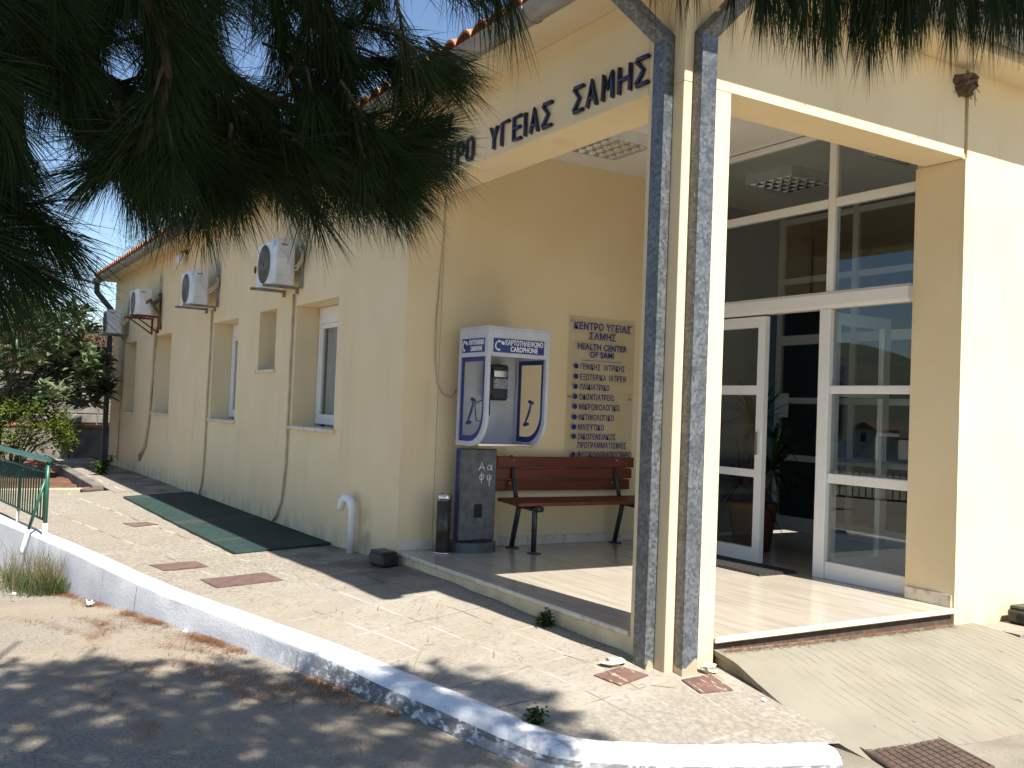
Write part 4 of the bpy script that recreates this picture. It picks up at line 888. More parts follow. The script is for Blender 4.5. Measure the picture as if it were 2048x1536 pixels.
ac(-10.42, 3.265, 3.485, 2.555, 3.06, .70, 'air conditioner nearest the porch, largest of the row, under the pine fringe')
ac(-14.0, 3.21, 3.43, 2.60, 3.09, .72, 'air conditioner with blue sticker between nearest unit and rusty bracket unit')
ac(-17.9, 3.18, 3.42, 2.70, 3.16, .78, 'air conditioner on a rusty sagging bracket with brown lagged hoses', True)
ac(-21.0, 3.18, 3.43, 2.52, 3.0, .70, 'air conditioner farthest along the wall, next to the dark downpipe')
for o_ in [o for o in bpy.data.objects if o.name.startswith('casing')][:2]:
    og = ORG[o_.name]; x1 = og.x + .35 if o_.name == 'casing' else og.x + .36
    b = MB(); yy = 3.265 if o_.name == 'casing' else 3.21; zt = 3.06 if o_.name == 'casing' else 3.09; b.box((x1-.09, yy-.0025, zt-.09), (x1-.02, yy-.0005, zt-.02)); b.build('sticker', mat('sticker_blue', (.12, .38, .65), rough=.4), o_)
def cable(px, label, r=.014, sp_=None):
    b = MB(); b.tube([ony(*p, YA-.022) for p in px], r, 7)
    if sp_: b.tube([ony(*p, YA-.03) for p in sp_], r*.8, 6)
    tag(b.build('conduit', M_CABLE), label, 'conduit', 'conduits hanging from the air conditioners')
cable([(588,588),(585,640),(580,740),(575,850),(571,930),(563,1000),(553,1030),(546,1041)], 'beige conduit left of the nearest window, its end curling out above the grating')
cable([(424,620),(420,700),(414,800),(409,900),(404,965),(398,988),(393,993)], 'straight beige conduit running down behind the green grating')
cable([(312,655),(308,700),(303,780),(297,850),(291,890),(278,920)], 'beige conduit from the rusty unit with two frayed ends', .022, [(303,780),(296,850),(288,893),(277,912)])
cable([(249,672),(244,740),(239,830),(234,920)], 'thin conduit under the farthest air conditioner', .014)

# ---------------------------------------------------------------- covers and grating in the pavement
def cover(pxs, label, m_, slots=True):
    P = [onpav(*p) for p in pxs]; b = MB(); n = 4
    top = [(p.x, p.y, p.z+.006) for p in P]; bot = [(p.x, p.y, p.z-.02) for p in P]
    b.add(top+bot, [(0, 1, 2, 3), (0, 4, 5, 1), (1, 5, 6, 2), (2, 6, 7, 3), (3, 7, 4, 0)])
    a, bb, c, d = [Vector(q) for q in top]
    K = 14
    for i in range(1, K):
        p = a.lerp(d, i/K); q = bb.lerp(c, i/K); u = (d-a).normalized()*.004
        b.add([p-u+Vector((0,0,.0005)), q-u+Vector((0,0,.0005)), q+Vector((0,0,.004)), p+Vector((0,0,.004)), q+u+Vector((0,0,.0005)), p+u+Vector((0,0,.0005))], [(0,1,2,3),(3,2,4,5)])
    tag(b.build('drain_cover', m_), label, 'drain cover', 'rusty covers in the pavement')
cover([(245,1047),(290,1045),(317,1050),(268,1055)], 'small brown drain cover farthest along the pavement, beside the green grating', M_COVER)
cover([(298,1131),(390,1123),(416,1134),(328,1143)], 'brown drain cover close to the white kerb, middle one of three along the pavement', M_COVER)
cover([(400,1160),(530,1146),(567,1162),(435,1177)], 'largest brown drain cover, in the sunlit pavement nearer the porch', M_COVER)
cover([(1187,1352),(1242,1335),(1297,1352),(1240,1373)], 'rusty square cover at the foot of the left galvanised downpipe', M_COVERW)
cover([(1363,1361),(1420,1350),(1466,1382),(1400,1388)], 'peeling rusty cover under the right downpipe by the ramp', M_COVERW)
cover([(155,976),(190,973),(205,979),(165,981)], 'tiny brown drain cover by the garden bed corner', M_COVER)
gA, gB, gC, gD = Vector((-15.0, 2.60, 0)), Vector((-15.0, 3.55, 0)), Vector((-9.17, 3.55, 0)), Vector((-9.17, 2.60, 0))
t = MB()
def gz(x, y): return pav(x, y) + .018
N = 150
for i in range(N+1):
    x = -15.0 + 5.83*i/N; t.cbox(x, 3.075, 0, .014, .95, .02, 0, .001); V0 = len(t.v)-24
    for k in range(V0, len(t.v)): v = t.v[k]; t.v[k] = (v[0], v[1], v[2]+gz(v[0], v[1]))
for k_, y in enumerate(np.linspace(2.6, 3.55, 20)):
    xs = np.linspace(-15, -9.17, 30); V = []
    for x in xs: V += [(x, y-.004, gz(x, y)-.012), (x, y+.004, gz(x, y)-.012), (x, y+.004, gz(x, y)+.011), (x, y-.004, gz(x, y)+.011)]
    t.add(V, [(4*i+a_, 4*i+(a_+1) % 4, 4*i+4+(a_+1) % 4, 4*i+4+a_) for i in range(29) for a_ in range(4)])
t.grid(lambda x, y: (x, y, gz(x, y)-.0125), np.linspace(-15, -9.17, 30), np.linspace(2.6, 3.55, 6), 1)
tag(t.build('floor_grating', [M_GREENG, mat('grating_pit', (.018, .045, .04), rough=.9)]), 'long green metal grating let into the pavement along the wall', 'grating')
# manhole in front of the ramp
t = thing('manhole_cover', 'square iron manhole cover with worn grid pattern at the foot of the ramp', 'manhole cover', (-2.85, 4.25, -.365))
P = [onz(1722, 1500, -.352), onz(1848, 1466, -.352), onz(1980, 1537, -.352)]; P.append(P[0]+P[2]-P[1])
b = MB(); top = [(p.x, p.y, -.345) for p in P]; bot = [(p.x, p.y, -.42) for p in P]; b.add(top+bot, [(0, 1, 2, 3), (0, 4, 5, 1), (1, 5, 6, 2), (2, 6, 7, 3), (3, 7, 4, 0)]); b.build('plate', M_MANH, t)
b = MB(); a, bb, c, d = [Vector(q) for q in top]
for i in range(10):
    for j in range(10):
        u0, u1, v0, v1 = (i+.08)/10, (i+.92)/10, (j+.08)/10, (j+.92)/10
        f_ = lambda u, v: a.lerp(bb, u).lerp(d.lerp(c, u), v)
        q = [f_(u0, v0), f_(u1, v0), f_(u1, v1), f_(u0, v1)]; hh = Vector((0, 0, .006)); b.add([p_ for p_ in q]+[p_+hh for p_ in q], [(4, 5, 6, 7), (0, 1, 5, 4), (1, 2, 6, 5), (2, 3, 7, 6), (3, 0, 4, 7)])
b.build('tread_pattern', M_MANH, t)
b = MB(); cc = (Vector(top[0])+Vector(top[2]))/2; b.tube([Vector(top[i % 4])*1.0+(Vector(top[i % 4])-cc).normalized()*.012 for i in range(5)], .011, 6)
b.build('frame', M_MANH, t)

# ---------------------------------------------------------------- railing on the kerb
t = thing('railing', 'short green metal railing with thin balusters on the white kerb', 'railing', (-11.32, 1.2, -.27))
A = Vector((-11.32, 1.19, -.262)); B = Vector((-16.2, .55, -.29)); dr = (B-A); dr.z = 0; LN = dr.length; dr.normalize()
HR = .80
b = MB(); top = lambda s_: A + dr*s_ + Vector((0, 0, HR)); b.tube([top(-.04), top(LN)], .033, 4, smooth=False); b.build('handrail', M_GREENR, t)
b = MB(); b.tube([top(.02)-Vector((0, 0, .13)), top(LN)-Vector((0, 0, .13))], .012, 6); b.build('upper_bar', M_GREENR, t)
b = MB(); b.tube([top(.02)-Vector((0, 0, .64)), top(LN)-Vector((0, 0, .64))], .012, 6); b.build('lower_bar', M_GREENR, t)
for s_ in (0, 1.25, 2.5, 3.75, 4.9):
    b = MB(); p = A + dr*s_; b.tube([p+Vector((0, 0, .13)), p+Vector((0, 0, HR-.02))], .022 if s_ == 0 else .015, 8); po = b.build('post', M_GREENR, t)
    b = MB(); b.tube([p+Vector((0, 0, -.04)), p+Vector((0, 0, .132))], .026 if s_ == 0 else .018, 8); b.build('painted_foot', M_KERB, po)
b = MB(); o_ = Vector((dr.y, -dr.x, 0)); o_ = o_ if o_.y < 0 else -o_
q0, q1 = A+dr*.0+o_*.02+Vector((0, 0, .60)), A+dr*.05+o_*.20+Vector((0, 0, -.14)); q01 = q0.lerp(q1, .72)
b.tube([q0, q01], .017, 8); bo = b.build('brace', M_GREENR, t); b = MB(); b.tube([q01, q1, q1+Vector((0, 0, -.05))], .02, 8); b.build('painted_foot', M_KERB, bo)
n_ = 0; s_ = .11
while s_ < LN:
    if min(abs(s_-q) for q in (0, 1.25, 2.5, 3.75, 4.9)) > .04:
        b = MB(); b.tube([top(s_)-Vector((0, 0, .64)), top(s_)-Vector((0, 0, .13))], .0085, 6); b.build('baluster', M_GREENR, t)
    s_ += .118

# ---------------------------------------------------------------- garden walls
t = thing('stone_wall', 'old stone block wall with grey rendered base and red ledge behind the garden', 'stone wall', (-25.5, 2, -.4))
b = MB(); rnd = random.Random(3); z = .55
while z < 1.62:
    hh = rnd.uniform(.20, .30); hh = min(hh, 1.68-z); y = -10.0
    while y < 9:
        ww = rnd.uniform(.3, .62); b.cbox(-25.72+rnd.uniform(-.012, .012), y+ww/2, z+hh/2, .5, ww-.018, hh-.016, 0, .014); y += ww
    z += hh
b.box((-25.9, -10, .5), (-25.5, 9, 1.6)); b.build('stone_courses', M_STONE, t)
b = MB(); b.box((-25.98, -10, 1.68), (-25.42, 9, 1.74), 0, .01); b.build('coping', M_STONE, t)
b = MB(); b.box((-25.85, -10, -.8), (-25.36, 9, .44)); b.build('rendered_base', M_PLAST, t)
b = MB(); b.box((-25.6, -10, .44), (-25.33, 9, .52), 0, .01); b.build('ledge', M_REDLEDGE, t)
t = MB(); t.box((-24.2, 2.42, -.6), (-16.80, 2.60, -.20), 0, .012); tag(t.build('bed_border', M_PLAST), 'low concrete border wall edging the red soil bed', 'border wall')
t = MB(); t.box((-17.0, -6, -.6), (-16.80, 2.415, -.262), 0, .012); tag(t.build('bed_edge', mat('pale_edge_stone', (.44, .38, .27), (.35, .30, .21), 5, rough=.95)), 'pale flush edging between the pavement and the red soil bed', 'edging')

# ---------------------------------------------------------------- foliage helpers
def leaf_cloud(name, centers, per, spread, L, W, m_, parent=None, droop=.2, up=.35, fold=True, seed=1, rosette=False, origin=None):
    g = np.random.default_rng(seed); C_ = np.array(centers, float); n = len(C_)*per
    c = np.repeat(C_, per, 0) + (g.normal(size=(n, 3))*spread if not rosette else g.normal(size=(n, 3))*spread*.2)
    az = g.uniform(0, 2*math.pi, n); el = g.uniform(-.5, 1.0, n) + up - .35
    d = np.stack([np.cos(az)*np.cos(el), np.sin(az)*np.cos(el), np.sin(el)], 1); s_ = np.stack([-np.sin(az), np.cos(az), np.zeros(n)], 1)
    s_ = s_ + g.normal(size=(n, 3))*.25; s_ /= np.linalg.norm(s_, axis=1)[:, None]
    l = (L*g.uniform(.7, 1.2, n))[:, None]; w_ = (W*g.uniform(.8, 1.2, n))[:, None]
    mid = c + d*l*.55; mid[:, 2] -= (droop*.15*l)[:, 0]; tip = c + d*l; tip[:, 2] -= (droop*l)[:, 0]
    V = np.stack([c, mid - s_*w_*.5, tip, mid + s_*w_*.5], 1).reshape(-1, 3)
    og = np.array(ORG[parent.name] if parent else (origin or (0, 0, 0)), float)
    me = bpy.data.meshes.new(name); me.vertices.add(len(V)); me.vertices.foreach_set('co', (V-og).ravel())
    idx = np.arange(n)[:, None]*4; F = np.concatenate([idx+0, idx+1, idx+2, idx+0, idx+2, idx+3], 1).reshape(-1)
    me.loops.add(len(F)); me.loops.foreach_set('vertex_index', F); me.polygons.add(2*n); me.polygons.foreach_set('loop_start', np.arange(2*n)*3)
    me.materials.append(m_); me.update(calc_edges=True); me.validate()
    o = bpy.data.objects.new(name, me); COL.objects.link(o)
    if parent: o.parent = parent
    else: o.location = og
    ORG[o.name] = Vector(og); return o
# loquat tree
tr = thing('loquat_tree', 'broad leaved grey-green tree with leaf rosettes at the left beside the building end', 'tree', (-21.2, 1.3, -.4))
b = MB(); hub = Vector((-21.2, 1.3, .55)); b.tube([(-21.2, 1.3, -.5), (-21.22, 1.28, .1), hub], [.12, .10, .09], 10); b.build('trunk', M_GREYBARK, tr)
LC = []; b = MB(); rg = random.Random(11)
def inb(px, py): return True
for (px, py, k) in [(p[0], p[1], 1) for p in [(20,660),(60,640),(100,650),(150,640),(165,660),(30,700),(80,690),(120,690),(170,700),(10,740),(60,730),(110,720),(150,735),(185,735),(205,745),(30,770),(80,760),(130,760),(170,770),(200,790),(212,770),(50,800),(100,790),(145,800),(15,820),(70,620),(-30,650),(-40,700),(-40,760),(-30,810),(120,620),(40,610),(190,720),(205,725),(130,670),(95,665)]]:
    xx = rg.uniform(-22.3, -20.1); p = onx(px, py, xx); m_ = hub.lerp(p, .5) + Vector((rg.uniform(-.15, .15), rg.uniform(-.15, .15), .12)); b.tube([hub, m_, p], [.025, .014, .007], 5)
    for q in range(7): LC.append(tuple(p + Vector((rg.gauss(0, .25), rg.gauss(-.06, .10), rg.gauss(0, .11)))))
b.build('branch', M_GREYBARK, tr)
leaf_cloud('crown', LC, 12, .10, .33, .095, M_LOQ, tr, .24, .60, seed=3, rosette=True)
# bright shrub below
tr = thing('bright_shrub', 'low yellow-green bush in sun under the loquat tree', 'shrub', (-20.4, 1.5, -.3))
rg = random.Random(5); SCN = []; b = MB()
for (px, py) in [(20,850),(60,840),(100,850),(130,870),(40,880),(80,880),(120,890),(10,820),(90,820),(50,810),(110,830),(140,850),(-20,860),(20,900)]:
    for q in range(5):
        p = onx(px, py, rg.uniform(-20.8, -19.8)) + Vector((0, rg.gauss(0, .1), rg.gauss(0, .09))); SCN.append(tuple(p))
    b.tube([(-20.4, 1.5, -.35), Vector((-20.4, 1.5, .1)).lerp(p, .5), p], [.02, .012, .006], 5)
b.build('stem', M_GREYBARK, tr); leaf_cloud('foliage', SCN, 34, .09, .12, .05, M_SHRUB, tr, .25, .45, seed=5)
# dry creeper hedge on the stone wall
tr = thing('dry_hedge', 'brown dried creeper hedge heaped on top of the stone wall', 'hedge', (-26.6, 2.4, 1.7))
rg = random.Random(9); HC = []; b = MB()
for k in range(520):
    y = rg.uniform(-1.5, 5.2); zt = 3.05 + .22*math.sin(y*1.7) + .12*math.sin(y*5.3) - .25*max(0, y-3.4); z = rg.uniform(1.55, zt); HC.append((-26.3-rg.uniform(-.25, .9)+.25*(z < 2.2)*-1, y, z))
for k in range(420):
    p = Vector(HC[rg.randrange(len(HC))]); q = p + Vector((rg.uniform(-.1, .45), rg.uniform(-.4, .4), rg.uniform(-.9, .25))); b.tube([p, p.lerp(q, .5)+Vector((.08, 0, .05)), q], .008, 4, cap=False)
b.box((-27.5, -1.5, .0), (-26.6, 5.2, 2.75)); b.build('twigs', mat('dry_twig', (.15, .09, .055), (.09, .055, .035), 9, rough=.95), tr)
leaf_cloud('foliage', HC, 46, .13, .075, .04, M_HEDGE, tr, .2, .35, seed=8)
# weeds
def weed(name, label, base, h, n, m_, L=.09, W=.035, seed=1, cat='weed'):
    t = thing(name, label, cat, base); g = random.Random(seed); b = MB(); CC = []; base = Vector(base)
    for k in range(n):
        p = base + Vector((g.gauss(0, h*.22), g.gauss(0, h*.22), h*g.uniform(.4, 1))); b.tube([base, base.lerp(p, .5)+Vector((g.gauss(0, .02), g.gauss(0, .02), .03)), p], [.006, .004, .003], 4)
        for u in (.35, .55, .75, .9, 1): CC.append(tuple(base.lerp(p, u)))
    b.build('stem', M_WEED, t); leaf_cloud('leaves', CC, 7, .02, L, W, m_, t, .25, .45, seed=seed)
p = onpav(192, 950); weed('weed', 'bright green weed growing from the edge of the walk by the soil bed', (p.x, p.y+.1, pav(p.x, p.y)), .34, 8, M_WEED, .12, .045, 2)
weed('weed', 'tall thin weed against the grey wall base behind the soil bed', (-24.9, 3.05, -.3), .95, 7, M_GRASS, .12, .03, 4)
p = onpav(1092, 1252); weed('weed', 'tiny weed in the crack below the porch step', (p.x, p.y, p.z), .06, 9, M_WEED, .035, .022, 6)
p = onpav(1070, 1447); weed('weed', 'tiny weed in the seam behind the kerb near the corner', (p.x, p.y, p.z), .045, 9, M_WEED, .028, .016, 7)
# dry grass tuft against the kerb
tr = thing('grass_tuft', 'dry straw and green grass tuft against the white kerb at the left edge', 'grass tuft', (-9.6, .85, -.6)); g = random.Random(12)
for (m_, n_, hh, nm) in ((M_GRASS, 800, .24, 'green_blades'), (M_DRYG, 260, .50, 'dry_stalks')):
    b = MB()
    for k in range(n_):
        x = -9.95-abs(g.gauss(0, .9)) ; y0_ = kerb_y(x)-.22-abs(g.gauss(0, .16)); z = road_z(x)
        d = Vector((g.gauss(0, .10), g.gauss(0, .10)-.02, hh*g.uniform(.5, 1.1))); p = Vector((x, y0_, z)); s_ = Vector((.0030, .0022, 0)); q = p+d*.55; e = p+d+Vector((g.gauss(0, .06), g.gauss(0, .05), -.04))
        b.add([p-s_, p+s_, q+s_*.8, q-s_*.8, e], [(0, 1, 2, 3), (3, 2, 4)])
    b.build(nm, m_, tr)
# trees far behind
tr = thing('background_pine', 'bright green pine top showing above the far roof tiles', 'tree', (-29.5, 5.9, -1)); g = random.Random(21)
b = MB(); b.tube([(-29.5, 5.9, -1.3), (-29.4, 5.85, 3), (-29.4, 5.8, 5.6)], [.22, .17, .05], 8); b.build('trunk', M_BARK, tr)
CC = [(-29.4+g.gauss(0, .7), 5.75+g.gauss(0, .50), 5.2+g.uniform(-1.6, .95)) for k in range(150)]; leaf_cloud('crown', CC, 45, .16, .20, .016, M_NEEDLE2, tr, .05, .5, seed=21)
tr = thing('background_tree', 'pale olive tree beyond the stone wall, behind the pine boughs', 'tree', (-31, 1.9, -1.3)); g = random.Random(23)
b = MB(); b.tube([(-31, 1.9, -1.3), (-31, 1.9, 2), (-30.9, 2.0, 4)], [.2, .15, .05], 8)
CC = []
for k in range(130):
    p = (-31+g.gauss(0, 1.0), 1.9+g.gauss(0, 1.2), 3.6+g.uniform(-1.6, 1.3)); CC.append(p)
    if k % 6 == 0: b.tube([(-31, 1.9, 2.2), p], [.05, .01], 5)
b.build('trunk', M_GREYBARK, tr); leaf_cloud('crown', CC, 26, .22, .13, .045, leafmat('olive_leaf', (.07, .09, .03), (.15, .16, .06), .3), tr, .1, .45, seed=23)
# power cables to the far eave
t = thing('power_line', 'thin black service cables running from the far eave to the left', 'power line', (-23.1, 3.2, 3.75))
b = MB(); a = Vector((-23.15, 3.2, 3.78))
for (px, py, x, sag) in ((-60, 575, -40, .25), (-60, 610, -45, .3), (-60, 650, -48, .2), (-60, 668, -50, .2)):
    e = onx(px, py, x); st0 = a if py < 600 else onx(260, py-18, x)
    b.tube([st0.lerp(e, k/10)-Vector((0, 0, sag*4*(k/10)*(1-k/10))) for k in range(11)], .010 if py < 600 else .014, 5)
b.tube([a, a+Vector((.05, 0, .55))], .008, 5); b.build('cable', M_BLACKP, t)
b = MB(); b.lathe((-23.2, 3.18, 3.70), [(.01, 0), (.05, .01), (.035, .05), (.055, .08), (.02, .13), (.0, .13)], 10); b.build('insulator', M_PVC, t)

# ---------------------------------------------------------------- litter, rubble
def stone(loc, r, m_, label, nm='loose_stone', cat='stone', seed=1):
    g = np.random.default_rng(seed); b = MB(); V = []; n, m2 = 7, 9
    for i in range(n):
        for j in range(m2):
            th, ph_ = math.pi*i/(n-1), 2*math.pi*j/m2; k = 1+.18*g.normal(); V.append((loc[0]+r[0]*k*math.sin(th)*math.cos(ph_), loc[1]+r[1]*k*math.sin(th)*math.sin(ph_), loc[2]+r[2]*(math.cos(th)*k+.7)))
    b.add(V, [(i*m2+j, i*m2+(j+1) % m2, (i+1)*m2+(j+1) % m2, (i+1)*m2+j) for i in range(n-1) for j in range(m2)]); tag(b.build(nm, m_), label, cat)
p = onpav(1228, 1330); stone((p.x, p.y, p.z), (.05, .075, .025), M_WEDGE, 'broken pale cement lump at the foot of the left downpipe')
p = onpav(1408, 1345); stone((p.x, p.y+.03, p.z), (.05, .06, .03), M_WEDGE, 'broken cement lump at the pillar foot beside the ramp', seed=2)
def scrap(px, py, z, s_, label, seed):
    p = onz(px, py, z); g = random.Random(seed); b = MB()
    b.grid(lambda u, v: (p.x+u+g.gauss(0, s_*.1), p.y+v+g.gauss(0, s_*.1), z+.012+abs(g.gauss(0, s_*.3))), np.linspace(-s_, s_, 6), np.linspace(-s_*.5, s_*.5, 5)); tag(b.build('paper_scrap', M_PAPER), label, 'litter', 'white paper scraps')
scrap(180, 1211, -.53, .06, 'crumpled white paper in the gutter under the kerb', 1)
scrap(28, 1191, -.57, .03, 'small white scrap beside the dry grass tuft', 2)
scrap(370, 1268, -.45, .035, 'flat white scrap of flaked paint at the kerb foot', 3)
p = onpav(1534, 1402); stone((p.x, p.y-.02, p.z), (.014, .014, .01), M_PAPER, 'small white lump beside the ramp side', 'white_lump', 'litter', 4)
# fallen brown pine needles: drifts along the kerb foot and thin scatter on road and pavement
g = np.random.default_rng(4); V = []; F = []
def needle_at(x, y, z, L_):
    a_ = g.uniform(0, math.pi); dx, dy = math.cos(a_)*L_/2, math.sin(a_)*L_/2; sx_, sy_ = -math.sin(a_)*.0013, math.cos(a_)*.0013; o_ = len(V); h = g.uniform(.004, .02)
    V.extend([(x-dx-sx_, y-dy-sy_, z+.004), (x-dx+sx_, y-dy+sy_, z+.004), (x+dx+sx_, y+dy+sy_, z+h), (x+dx-sx_, y+dy-sy_, z+h)]); F.append((o_, o_+1, o_+2, o_+3))
for (x0, wd, n_) in ((-9.0, .30, 240), (-8.1, .16, 150), (-7.65, .22, 260), (-6.75, .26, 330), (-6.3, .10, 60), (-5.3, .22, 130), (-4.7, .2, 60), (-10.0, .5, 420)):
    for k in range(n_):
        x = x0+g.normal()*wd*.6; y = kerb_y(x)-.20-abs(g.normal())*.05*g.uniform(.3, 2); needle_at(x, y, road_z(x)+.006, g.uniform(.06, .13))
for c in range(26):
    p = onz(g.uniform(60, 700), g.uniform(1240, 1420), -.42); L0 = g.uniform(.1, .5); th = g.normal()*.35+.15
    for k in range(int(g.uniform(30, 110))):
        u = g.normal()*L0; x = p.x+u*math.cos(th)+g.normal()*.05; y = p.y+u*math.sin(th)+g.normal()*.04
        if y < kerb_y(x)-.2: needle_at(x, y, road_z(x)+.007, g.uniform(.05, .12))
for k in range(500):
    x, y = g.uniform(-9, -2.5), g.uniform(-.5, 2.3)
    if y < kerb_y(x)-.2: needle_at(x, y, road_z(x)+.007, g.uniform(.05, .12))
for k in range(170):
    x = g.uniform(-9, -4.2); y = g.uniform(kerb_y(x)+.05, 3.5); needle_at(x, y, pav(x, y)+.006, g.uniform(.05, .11))
for k in range(600):
    y = g.uniform(3.97, 6.15); x = XB+.012+abs(g.normal())*.022; needle_at(x, y, ramp_z(x, y)+.004, g.uniform(.03, .08))
b = MB(); b.v = V; b.f = [list(f) for f in F]; b.m = [0]*len(F); b.sm = [False]*len(F)
tag(b.build('fallen_needles', M_LITTER), kind='stuff')

# ---------------------------------------------------------------- what the entrance glass mirrors: house and fence down the slope
def mirrored(px, py, s_):
    d = ray(px, py); p = CAMP + d*(YG/d.y); return p + Vector((d.x, -d.y, d.z))*s_
h0 = mirrored(1752, 866, 170)
hs = thing('white_house', 'small white house with red tiled roof down the slope, mirrored in the entrance glass', 'house', (h0.x, h0.y, h0.z-1))
b = MB(); b.box((h0.x-2.4, h0.y-3, h0.z-4.2), (h0.x+2.4, h0.y+3, h0.z+.6)); b.build('wall', M_STONEW, hs)
b = MB(); b.prism([(h0.x-2.8, h0.z+.6), (h0.x+2.8, h0.z+.6), (h0.x, h0.z+1.9)], 1, h0.y-3.4, h0.y+3.4); b.build('roof', M_ROOF2, hs)
b = MB(); b.box((h0.x+2.4, h0.y-1, h0.z-4.2), (h0.x+6.2, h0.y+2.2, h0.z-.7)); b.build('wing', M_STONEW, hs); b = MB(); b.box((h0.x+2.2, h0.y-1.2, h0.z-.7), (h0.x+6.4, h0.y+2.4, h0.z-.55)); b.build('terrace_roof', M_ROOF2, hs)
b = MB(); b.box((h0.x-.7, h0.y+3.0, h0.z-1.6), (h0.x+.3, h0.y+3.02, h0.z)); b.build('window', M_DARK, hs)
f0, f1 = mirrored(1690, 935, 9), mirrored(1838, 950, 9); z_ = f0.z+.12
fs_ = thing('black_fence', 'black bar fence along the far side of the road, mirrored in the entrance glass', 'fence', (f0.x, f0.y, z_-.9)); dd = Vector((f1.x-f0.x, f1.y-f0.y, 0)); fl = dd.length; dd.normalize(); f0 = Vector((f0.x, f0.y, 0)) - dd*1.5
b = MB()
for k in range(44): q = f0 + dd*(.11*k); b.tube([(q.x, q.y, z_-.62), (q.x, q.y, z_)], .010, 5)
b.build('bars', M_BLACKM, fs_); b = MB(); e = f0+dd*4.8
for zz_ in (0, -.6): b.tube([(f0.x, f0.y, z_+zz_), (e.x, e.y, z_+zz_)], .02, 6)
b.build('rails', M_BLACKM, fs_)

# ================================================================ PINE overhead: trunk behind the viewer, boughs hanging into the view
pine = thing('pine_tree', 'big dark pine whose long needled boughs hang into the top of the view', 'pine tree', (1.6, -1.8, -.4))
b = MB(); b.tube([(1.6, -1.8, -.6), (1.55, -1.75, 1), (1.5, -1.6, 3), (1.3, -1.4, 5.2), (1.2, -1.2, 7.5)], [.26, .22, .19, .14, .06], 14); b.build('trunk', M_BARK, pine)
HOLES = [(a_, b_, c_*.82, d_*.82) for (a_, b_, c_, d_) in [(248, 140, 26, 48), (270, 60, 16, 26), (478, 60, 26, 50), (505, 130, 40, 34), (575, 200, 30, 14), (312, 262, 12, 26), (100, 300, 46, 38), (60, 230, 14, 30), (740, 95, 52, 16), (835, 22, 60, 22), (728, 192, 20, 22), (590, 40, 14, 30), (205, 430, 46, 60), (150, 350, 30, 26), (660, 8, 30, 14), (940, 40, 20, 14), (235, 530, 26, 50), (50, 170, 18, 16)]]
class Needles:
    def __init__(s): s.B = []; s.D = []; s.L = []; s.W = []
    def shoot(s, b0, t0, n, L, spread=(.35, 1.0), w_=.0016, sag=.12):
        b0 = np.array(b0, float); ax = np.array(t0, float)-b0; ln = np.linalg.norm(ax)+1e-9; ax /= ln
        u = rng.uniform(0, 1, n)**.75; r = rng.normal(size=(n, 3)); r -= (r@ax)[:, None]*ax; r /= np.linalg.norm(r, axis=1)[:, None]
        a = rng.uniform(spread[0], spread[1], n)*(1.15-.55*u)
        d = ax*np.cos(a)[:, None]+r*np.sin(a)[:, None]; d[:, 2] -= sag*rng.uniform(.5, 1.5, n); d /= np.linalg.norm(d, axis=1)[:, None]
        pp = b0+ax*(u*ln)[:, None]; keep = np.ones(n, bool); Cm = np.array(CM)
        for fr in (.45, .9):
            q = (pp+d*(L*fr)-np.array(CAMP))@Cm; ok = q[:, 1] > .1; X = 1024+FPX*q[:, 0]/np.where(ok, q[:, 1], 1); Y = 768-FPX*q[:, 2]/np.where(ok, q[:, 1], 1)
            for (a_, b_, c_, d_) in HOLES: keep &= ~(ok & (((X-a_)/c_)**2+((Y-b_)/d_)**2 < 1) & (rng.uniform(0, 1, n) < .8))
        u, d, n = u[keep], d[keep], int(keep.sum())
        s.B.append(b0+ax*(u*ln)[:, None]); s.D.append(d); s.L.append(L*rng.uniform(.75, 1.15, n)); s.W.append(np.full(n, w_))
    def build(s, name, parent, m_):
        B, D, L, W = np.concatenate(s.B), np.concatenate(s.D), np.concatenate(s.L), np.concatenate(s.W); n = len(B)
        sd = np.cross(D, rng.normal(size=(n, 3))); sd /= np.linalg.norm(sd, axis=1)[:, None]; sd *= (W/2)[:, None]
        M_ = B+D*(L*.55)[:, None]; T = B+D*L[:, None]; T[:, 2] -= .10*L; M_[:, 2] -= .02*L
        V = np.stack([B-sd, B+sd, M_+sd, M_-sd, T], 1).reshape(-1, 3) - np.array(ORG[parent.name])
        me = bpy.data.meshes.new(name); me.vertices.add(len(V)); me.vertices.foreach_set('co', V.ravel())
        i = np.arange(n)[:, None]*5; F = np.concatenate([i, i+1, i+2, i+3, i+3, i+2, i+4], 1).reshape(-1)
        me.loops.add(len(F)); me.loops.foreach_set('vertex_index', F); me.polygons.add(2*n)
        me.polygons.foreach_set('loop_start', (np.arange(n)[:, None]*7+np.array([[0, 4]])).ravel())
        me.materials.append(m_); me.update(calc_edges=True); me.validate()
        o = bpy.data.objects.new(name, me); COL.objects.link(o); o.parent = parent; ORG[o.name] = ORG[parent.name]; return o
def hole(px, py, pad=0): return any(((px-a)/(c+pad))**2+((py-b_)/(d+pad))**2 < 1 for (a, b_, c, d) in HOLES)
